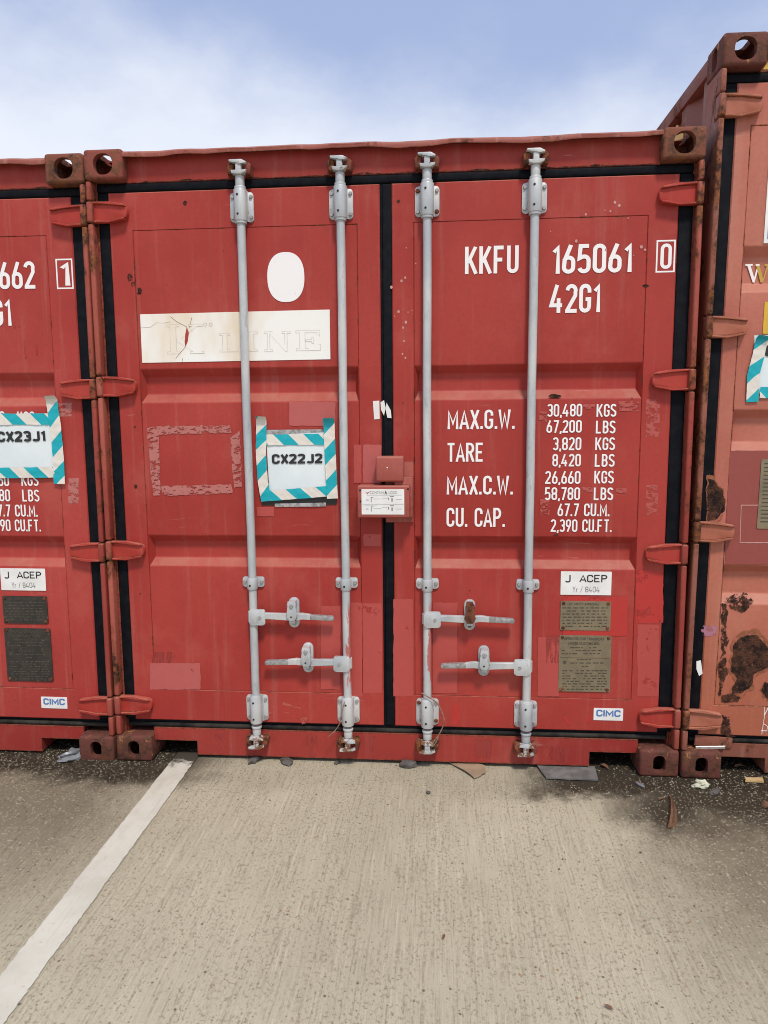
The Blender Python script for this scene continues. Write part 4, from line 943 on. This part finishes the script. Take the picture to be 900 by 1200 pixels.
# right container: stains, stickers, lettering, plate
def right_marks():
    d = rig_l; p = lambda u, v: P(u, v, F, MR); pr = lambda *a: prect(*a, F, MR)
    patch(d, [p(855, 528), p(893, 528), p(940, 528), p(940, 661), p(849, 661), p(851, 600)], M['patch_dark'], F - .0006, 'dark_repaint')
    for pl in ([(868, 592), (905, 592)], [(868, 592), (866.5, 636)], [(866.5, 636), (905, 636)]):
        q = [p(*a) for a in pl]; b = MB(); b.tube([(x, F - .0005, z) for x, z in q], .002, M['weld_light'], 6); b.build('weld_line', d)
    scabs = (([(829, 561), (836, 562), (845, 574), (849.5, 585), (848, 597), (843, 605), (835, 610), (829, 609)], 'patch_rust'), ([(850, 700), (861, 694), (875, 695), (882, 704), (877, 713), (868, 718), (857, 714), (853, 706)], 'patch_rust_thin'),
        ([(857, 770), (860, 752), (870, 745), (884, 743), (895, 753), (905, 764), (905, 775), (895, 783), (884, 790), (881, 802), (869, 811), (858, 812), (857, 806), (863, 795), (857, 785)], 'patch_rust'), ([(889, 808), (897, 800), (910, 800), (910, 818), (897, 817)], 'patch_rust'),
        ([(844, 815), (857, 811), (866, 817), (864, 823), (845, 823)], 'patch_rust_thin'), ([(845, 705), (852, 708), (851, 745), (855, 750), (850, 758), (850, 780), (853, 790), (847, 796), (845, 815), (842, 815), (843, 790), (840, 783), (845, 770), (845, 750)], 'patch_rust_thin'),
        ([(843, 836), (854, 838), (856, 855), (862, 862), (845, 864)], 'patch_rust_thin'))
    for q, m in scabs:
        if m == 'patch_rust':
            cx_ = sum(a[0] for a in q) / len(q); cy_ = sum(a[1] for a in q) / len(q)
            patch(d, [p(max(cx_ + (a[0] - cx_) * 1.16, 827), cy_ + (a[1] - cy_) * 1.2 + 1) for a in q], M['halo'], F - .0008, 'rust_stain', .008, .010)
        patch(d, [p(*a) for a in q], M[m], F - .0012, 'rust_scab', .009, .006)
    patch(d, [p(821, 737), p(824, 732), p(840, 734), p(838, 745), p(821, 745)], M['patch_lilac'], F - .0010, 'lilac_smear', .004)
    # chalk scribble
    for pl in ([(895, 828), (895, 840), (892, 860)], [(895, 838), (900, 828), (905, 826)], [(895, 848), (899, 851), (898, 856), (891, 856)]):
        b = MB(); b.tube([(p(*a)[0], F - .0008, p(*a)[1]) for a in pl], .0016, M['white'], 5); b.build('chalk_scribble', d)
    # serif W, white then gold, on the top recess
    Yr = F + .0372; q = lambda u, v: P(u, v, Yr, MR); k = 0
    for pl, m in (([(872.5, 310), (881, 310), (881, 312), (872.5, 312)], 'white'), ([(874.5, 311.5), (878.5, 311.5), (883, 327), (881, 331.5)], 'white'), ([(881, 331.5), (882.3, 327), (886, 314), (887.5, 316), (883, 331.5)], 'white'), ([(884.5, 310), (889, 310), (889, 312), (884.5, 312)], 'white'), ([(885, 312), (889, 312), (893, 327), (891, 331.5), (890, 331.5)], 'gold'), ([(891, 331.5), (893, 327), (897.5, 312), (899.5, 312), (892.8, 331.5)], 'gold'), ([(895, 310), (902, 310), (902, 312), (895, 312)], 'gold')):
        b = MB(); b.faces([(q(*a)[0], Yr - .0045 - .0001 * k, q(*a)[1]) for a in pl], [tuple(range(len(pl)))], M[m]); b.build('serif_letter', d); k += 1
    (x0, z0), (x1, z1) = p(894, 285.5), p(965, 150); s = sticker('blue_and_white_sign', d, x0, x1, z0, z1, M['sticker'], th=.003)
    b = MB(); (a, e), (c, g) = (x0 + .012, z1 - .02), (x1 - .02, z0 + .016); b.prism([(a, g), (c, g), (c, e), (a, e)], F - .0040, F - .0028, M['blue_film']); b.build('blue_field', s)
    b = MB(); (a, e), (c, g) = (x0 + .012, z0 + .075), (x1 - .02, z0 + .058); b.prism([(a, g), (c, g), (c, e), (a, e)], F - .0044, F - .0040, M['sticker']); b.build('white_band', s)
    (x0, z1), (x1, z0) = p(895.5, 354), p(950, 391); sticker('yellow_sticker', d, x0, x1, z0, z1, M['yellow'])
    (x0, z1), (x1, z0) = p(891.5, 538), p(945, 620); pl = sticker('data_plate', d, x0, x1, z0, z1, M['plate_tan'], th=.004, r=.004)
    b = MB()
    for i in range(16): zz = z1 - .02 - i * (z1 - z0 - .03) / 16; b.faces([(x0 + .012, F - .0042, zz), (x1 - .02, F - .0042, zz), (x1 - .02, F - .0042, zz + .005), (x0 + .012, F - .0042, zz + .005)], [(0, 1, 2, 3)], M['plate_text'])
    b.build('engraved_rows', pl)['kind'] = 'stuff'
    # warning stripes of a high container on its header and on its side wall
    for i in range(6):
        xx = .165 + .075 * i; b = MB(); zt = 2.912
        b.prism([(xx, zt - .115), (xx + .06, zt - .115), (xx + .10, zt - .035), (xx + .04, zt - .035)], F + .0025, F + .0045, M['yellow'] if i % 2 == 0 else M['black_ink']); b.build('warning_stripe', rig)
    b = MB(); b.prism([(.52, 2.64), (.74, 2.70), (.72, 2.78), (.56, 2.80), (.46, 2.72)], .0095, .0145, M['yellow'])
    for v in b.bm.verts: v.co = Vector((v.co.y, v.co.x, v.co.z))
    b.build('warning_mark', rig)
    # loose end of the bottom seal and a bright strip of torn metal under it
    b = MB(); b.box(.06, .215, F - .006, F + .003, .125, .172, M['brown_frame'], .004, 2, (0, .05, 0)); b.build('torn_seal_flap', rig)
    b = MB(); b.box(.065, .185, F - .010, F - .004, .118, .131, M['metal_strip'], .001, 1, (0, -.06, 0)); b.build('bent_metal_strip', rig)
right_marks()
b = MB(); q = [P(u, v, F, MR) for u, v in ((812, 771), (817, 770), (819, 785), (815, 788), (812, 780))]; b.prism([(x, z) for x, z in q], .0055, .0075, M['sticker']); b.build('white_label_scrap', rig)

# left container: tape glue and scratches
for u0, v0, u1, v1 in ((68, 472, 84, 488), (80, 560, 92, 590)):
    patch(lef_r, prect(u0, v0, u1, v1, F, ML), M['residue'], F - .0005)
for pl in ([(28, 400), (30, 420)], [(42, 404), (43, 416)], [(15, 375), (17, 384)]):
    q = [P(u, v, F, ML) for u, v in pl]; b = MB(); b.tube([(x, F + .001, z) for x, z in q], .003, M['red'], 6); b.build('scratch', lef_r)

# ------------------------------------------------------------------ taped paper signs
def strip(name, path, width, mat, parent, y, uv0=0., flip=1, wr=.004, seed=0, curl=None):
    """tape along a path in x,z; crumples a little; UV in metres for its printed stripes"""
    me = bpy.data.meshes.new(name); bm = bmesh.new(); uvl = bm.loops.layers.uv.new('UVMap')
    pts = [Vector(p) for p in path]; L = [0]
    for a, b_ in zip(pts, pts[1:]): L.append(L[-1] + (b_ - a).length)
    n, m = max(6, int(L[-1] / .008)), 6; grid = []
    for i in range(n + 1):
        s = L[-1] * i / n; k = max(j for j in range(len(pts) - 1) if L[j] <= s + 1e-9)
        d = (pts[k + 1] - pts[k]).normalized(); p = pts[k] + d * (s - L[k]); nn = Vector((-d.y, d.x)); row = []
        for j in range(m + 1):
            t = j / m - .5; q = p + nn * t * width * (1 + .05 * mnoise.noise(Vector((s * 30, seed, t * 3))))
            w_ = wr * abs(mnoise.noise(Vector((q.x * 30, q.y * 30, seed)))) + .3 * wr * abs(mnoise.noise(Vector((q.x * 90, q.y * 90, seed))))
            yy = y - w_
            if curl and s > L[-1] - curl: f = (s - L[-1] + curl) / curl; yy -= .022 * f * f; 
            row.append((bm.verts.new((q.x, yy, q.y)), (uv0 + s, flip * t * width)))
        grid.append(row)
    for i in range(n):
        for j in range(m):
            c = [grid[i][j], grid[i + 1][j], grid[i + 1][j + 1], grid[i][j + 1]]; f = bm.faces.new([x[0] for x in c]); f.smooth = True
            for lp, x in zip(f.loops, c): lp[uvl].uv = x[1]
    bm.to_mesh(me); bm.free(); me.materials.append(mat)
    o = bpy.data.objects.new(name, me); COL.objects.link(o); o.parent = parent; return o
def sheet(name, quad, y, mat, parent, wr=.004, seed=0, n=16):
    """quad: four x,z corners, clockwise from top left"""
    a, b_, c, d = [Vector(q) for q in quad]; vs, fs = [], []
    for i in range(n + 1):
        for j in range(n + 1):
            p = (a * (1 - j / n) + b_ * (j / n)) * (1 - i / n) + (d * (1 - j / n) + c * (j / n)) * (i / n)
            vs.append((p.x, y - wr * abs(mnoise.noise(Vector((p.x * 7, p.y * 7, seed)))), p.y))
    for i in range(n):
        for j in range(n): k = i * (n + 1) + j; fs.append((k, k + n + 1, k + n + 2, k + 1))
    b = MB(); b.faces(vs, fs, mat, True); return b.build(name, parent)
YS = F - .004
def sign(label, Mx, cx, quads, text, tq, tapes, ghost=None, extra=()):
    base = P(*cx, YS, None); t = thing('taped_sign', label, 'sign', (base[0], 0, base[1]), (0, 0, 0), 'paper bay signs taped to the doors')
    lp = lambda u, v, y=YS: (P(u, v, y)[0] - base[0], P(u, v, y)[1] - base[1])
    for nm, q, m, dy in extra: sheet(nm, [lp(*a) for a in q], YS + .002 + dy, m, t, .003, 4)
    sheet('paper', [lp(*a) for a in quads], YS, M['paper'], t, .002, 2)
    for (tx, (u0, v0, u1, v1), m, bold) in tq:
        (x0, z1), (x1, z0) = lp(u0, v0), lp(u1, v1); lettering('sign_lettering', tx, x0, x1, z0, z1, YS - .0032, m, t, t=.25 if bold else .13, wide=1.75, gap=.31, rot=.012)
    for k, (path, wpx, uv0, flip, curl) in enumerate(tapes):
        pth = [lp(*a) for a in path]; strip('tape', pth, wpx * .00332, M['tape'], t, YS - .0034 - .0012 * k, uv0, flip, .004, k * 5, curl)
    return t
sign('striped-taped paper sign reading CX22J2 beside the second grey locking bar', None, (348, 545), [(312, 510), (392, 506), (394, 578), (316, 584)], None,
     [('CX22J2', (318.6, 531.8, 378.3, 543.2), M['black_ink'], .045)],
     [([(309, 515.5), (391, 514.5)], 13.6, .0, 1, None), ([(309, 581.5), (392, 575.0)], 13.2, -.056, 1, None), ([(312.5, 587), (308.5, 564), (306.3, 535), (306.6, 497), (306.9, 488)], 13.2, .082, 1, .018), ([(390, 584), (387.6, 540), (386.0, 500), (385.6, 490)], 14.0, .0285, 1, .022)],
     extra=(('black_backing', [(306.5, 560), (393, 555), (394.5, 591.5), (307, 592.5)], M['black_film'], .0008), ('silver_backing_and_glint', [(312, 503.8), (384, 503), (384, 511), (312, 511)], M['silver_film'], .0004), ('silver_backing_and_glint', [(322, 590.2), (382, 589), (382, 593.5), (322, 594.2)], M['silver_film'], -.0004)))  # lower silver strip is a highlight on the black film, put in as colour
sign('striped-taped paper sign reading CX23J1 on the left container', None, (30, 520), [(-60, 496), (65, 496.5), (68, 553), (-58, 555)], None,
     [('CX23J1', (-3.5, 505.2, 54, 517.5), M['black_ink'], .045)],
     [([(-62, 491.5), (64, 491.0)], 14.5, .046, 1, None), ([(-60, 555.5), (72, 553.0)], 13.8, .078, 1, None), ([(70.5, 567), (69.5, 540), (66.5, 505), (62.5, 478), (61, 464)], 15.0, .052, 1, .02), ([(-62, 564), (-64, 484)], 13.5, .0, 1, .02)])
sign('torn striped tape holding a paper sign at the right edge', None, (910, 430), [(884, 393), (965, 395), (965, 462), (885, 461)], None,
     [('CX', (896.5, 404.5, 922, 417.5), M['black_ink'], .045)],
     [([(890, 460), (960, 462)], 13, .06, 1, None), ([(886, 399), (960, 398)], 12, .0, 1, None), ([(881, 471), (882, 440), (889, 412), (893, 394)], 14, .098, 1, .02)])

# ------------------------------------------------------------------ litter along the foot of the doors
def flat(name, label, cat, px, mat, h=.008, warp=.01, seed=0, group=None):
    pts = [G(*p) for p in px]; c = (sum(p[0] for p in pts) / len(pts), sum(p[1] for p in pts) / len(pts)); out = []
    for a, b_ in zip(pts, pts[1:] + pts[:1]):
        for i in range(4): x, y = a[0] + (b_[0] - a[0]) * i / 4, a[1] + (b_[1] - a[1]) * i / 4; j = .005 * mnoise.noise(Vector((x * 50, y * 50, seed))); out.append((x + j - c[0], y - j - c[1]))
    b = MB(); t = bmesh.new(); lo, hi = [], []
    for x, y in out:
        z = .004 + warp * abs(mnoise.noise(Vector((x * 9, y * 9, seed)))); lo.append(t.verts.new((x, y, z))); hi.append(t.verts.new((x, y, z + h)))
    t.faces.new(hi); t.faces.new(lo[::-1])
    for i in range(len(out)): j = (i + 1) % len(out); t.faces.new((lo[i], lo[j], hi[j], hi[i]))
    b.merge(t, mat); o = b.build(name); o.location = (c[0], c[1], 0); tag(o, label, cat, group); return o
flat('grey_board', 'flat grey board lying half under the middle container by its right pocket', 'board', [(629, 899), (697, 901), (701, 916), (640, 914)], M['slate'], .006, .004, 1)
flat('cardboard_scrap', 'brown cardboard scrap lying at the foot of the third locking bar', 'cardboard', [(526, 895), (538, 893.5), (569, 899), (569, 908), (556, 914), (545, 906)], M['cardboard'], .003, .014, 2)
flat('wood_chip', 'short pale yellow wood chip below the right container pocket', 'wood chip', [(873, 914), (893, 914.5), (894, 918.5), (874, 918)], M['pale_wood'], .008, .003, 3)
def lump(name, label, cat, u, v, r, mat, scale, seed, group=None, sub=2, rough=.35):
    x, y = G(u, v); b = MB(); b.blob((0, 0, r * scale[2] * .75), r, mat, sub, rough, scale, seed); o = b.build(name); o.location = (x, y, 0); o.rotation_euler = (0, 0, seed); tag(o, label, cat, group); return o
SG = 'dark stones along the foot of the doors'
lump('stone', 'dark stone just right of the first locking bar foot', 'stone', 298, 893, .026, M['stone'], (1.2, .7, .55), 1, SG)
lump('stone', 'dark flat stone between the first and second locking bar feet', 'stone', 336, 893.5, .030, M['stone'], (1.4, .8, .35), 2, SG)
lump('stone', 'dark broken stone just left of the third locking bar foot', 'stone', 478, 898, .032, M['stone'], (1.2, .8, .5), 3, SG)
lump('stone', 'small dark stone just left of the second locking bar foot', 'stone', 395, 895, .014, M['stone'], (1, .8, .5), 4, SG)
lump('stone', 'tiny dark stone alone on the open concrete in front of the doors', 'stone', 502, 930, .011, M['stone'], (1, .8, .6), 5, SG)
lump('stone', 'reddish brown stone at the right picture edge', 'stone', 899, 946, .022, M['wood'], (1, .8, .6), 6, SG)
lump('crumpled_tissue', 'crumpled pale tissue in front of the right container corner', 'tissue', 822, 921.5, .024, M['tissue'], (1.3, .9, .6), 3.3, None, 3, .6)
lump('stone', 'grey stone right of the crumpled tissue', 'stone', 838, 929, .020, M['stone'], (1.5, .8, .4), 7, SG)
lump('plastic_wrap', 'crumpled clear plastic wrap in the left container pocket', 'plastic wrap', 86, 888, .040, M['clear_film'], (.8, 1.3, .5), 2.2, None, 3, .8)
lump('plastic_scrap', 'small silvery plastic scrap below the gap between middle and right containers', 'plastic scrap', 750, 921, .014, M['clear_film'], (1.5, .7, .4), 5.2, None, 2, .6)
def stick():
    (x0, y0), (x1, y1) = G(787, 934.5), G(788, 971.5); b = MB(); n = 14; c = Vector(((x0 + x1) / 2, (y0 + y1) / 2, 0)); vs, fs = [], []
    for i in range(n + 1):
        t = i / n; p = Vector((x0 + (x1 - x0) * t, y0 + (y1 - y0) * t, 0)) - c; wd = .016 * (1 - .75 * (1 - t) ** 2) * (1 + .25 * mnoise.noise(Vector((t * 6, 1, 0)))); p.x += .008 * math.sin(t * 3) - .004
        hgt = .022 * (.5 + .5 * t)
        vs += [(p.x - wd, p.y, .005), (p.x - wd * .6, p.y, .005 + hgt), (p.x - .1 * wd, p.y, .005 + hgt * .55), (p.x + wd * .5, p.y, .005 + hgt * .9), (p.x + wd, p.y, .005)]
        if i:
            for k in range(4): a, d = 5 * (i - 1) + k, 5 * i + k; fs.append((a, d, d + 1, a + 1))
    fs += [(0, 1, 2, 3, 4), (5 * n + 4, 5 * n + 3, 5 * n + 2, 5 * n + 1, 5 * n)]
    b.faces(vs, fs, M['wood'], False, True); o = b.build('wood_stick'); o.location = c; tag(o, 'split brown stick lying on the concrete in front of the gap at right', 'stick')
stick()
LG = 'dry leaves on the concrete'
for k, (u, v, r_, lb) in enumerate(((310, 890, .022, 'dry brown leaf under the first locking bar'), (520, 1100, .012, 'small dry leaf on the open concrete low in the middle'), (713, 1183, .014, 'orange brown leaf near the bottom edge right of centre'), (775, 938, .018, 'dry leaf beside the split stick'), (708, 900, .030, 'curled grey brown leaf in the right pocket of the middle container'), (866, 900, .026, 'dry leaf inside the pocket of the right container'))):
    x, y = G(u, v); b = MB(); pts = [(-1, 0, 0), (-.4, .35, .3), (.3, .3, .35), (1, 0, .1), (.3, -.3, .3), (-.4, -.35, .25), (0, 0, .05)]
    b.faces([(p[0] * r_, p[1] * r_, .004 + p[2] * r_) for p in pts], [(0, 6, 1), (1, 6, 2), (2, 6, 3), (3, 6, 4), (4, 6, 5), (5, 6, 0)], M['leaf'], True); o = b.build('leaf'); o.location = (x, y, .002); o.rotation_euler = (0, 0, k * 1.3); tag(o, lb, 'leaf', LG)
def wires():
    def w_(label, px, r, y0):
        pts = []
        for i, (u, v, dy) in enumerate(px): x, z = P(u, v, y0 - dy); pts.append(Vector((x, y0 - dy, z)))
        sm = []
        for a, b_, c, d in zip([pts[0]] + pts, pts, pts[1:], pts[2:] + [pts[-1]]):
            for i in range(6): t = i / 6; sm.append(.5 * ((2 * b_) + (c - a) * t + (2 * a - 5 * b_ + 4 * c - d) * t * t + (3 * b_ - a - 3 * c + d) * t ** 3))
        sm.append(pts[-1]); c = sm[0].copy(); b = MB(); b.tube([p - c for p in sm], r, M['wire'], 7); o = b.build('wire'); o.location = c; tag(o, label, 'wire', 'rusty seal wires on the locking bars')
    w_('rusty wire looped round the foot of the third locking bar', [(494, 812, 0), (502, 817, .004), (510, 822, .012), (517, 832, .016), (520.5, 845, .014), (516, 858, .012), (509, 868, .012), (506, 875, .010), (511, 870, .014), (514.5, 860, .014)], .0026, -.006)
    w_('short rusty wire hanging from the foot of the second locking bar', [(404, 822, 0), (400, 836, .006), (398, 848, .006), (391, 858, .008), (384, 864, .006)], .0022, -.006)
wires()
def gravel():
    rr = random.Random(11); b = bmesh.new(); n = 0
    while n < 1700:
        if rr.random() < .5: x, y = rr.gauss(-.15, .35), -abs(rr.gauss(0, .42)) + .06
        else: x, y = rr.gauss(2.75, .45), -abs(rr.gauss(0, .5)) + .06
        if x > .24 and x < .36 or x > 5 or (x > .55 and x < 1.75): continue
        n += 1; r = rr.uniform(.0018, .0034) * (1.6 if rr.random() < .06 else 1)
        m = bmesh.ops.create_icosphere(b, subdivisions=1, radius=r) if n % 6 == 0 else None
        if m is None:
            vs = [b.verts.new(v) for v in ((r, 0, 0), (-r, 0, 0), (0, r, 0), (0, -r, 0), (0, 0, r * .8), (0, 0, -r * .8))]
            fs = [b.faces.new([vs[i] for i in f]) for f in ((0, 2, 4), (2, 1, 4), (1, 3, 4), (3, 0, 4), (2, 0, 5), (1, 2, 5), (3, 1, 5), (0, 3, 5))]
        else: vs = m['verts']; fs = list({f for v in vs for f in v.link_faces})
        mi = 0 if rr.random() < .55 else 1
        for f in fs: f.material_index = mi
        q = Euler((rr.random() * 6, rr.random() * 6, rr.random() * 6)).to_matrix()
        for v in vs: v.co = q @ v.co * 1.0 + Vector((x, y, .001 + r * .35)); 
    me = bpy.data.meshes.new('gravel'); b.to_mesh(me); b.free(); me.materials.append(M['chips']); me.materials.append(M['chips_dark'])
    o = bpy.data.objects.new('gravel', me); COL.objects.link(o); o['kind'] = 'stuff'; o['label'] = 'fine loose gravel and grit along the foot of the containers'
gravel()
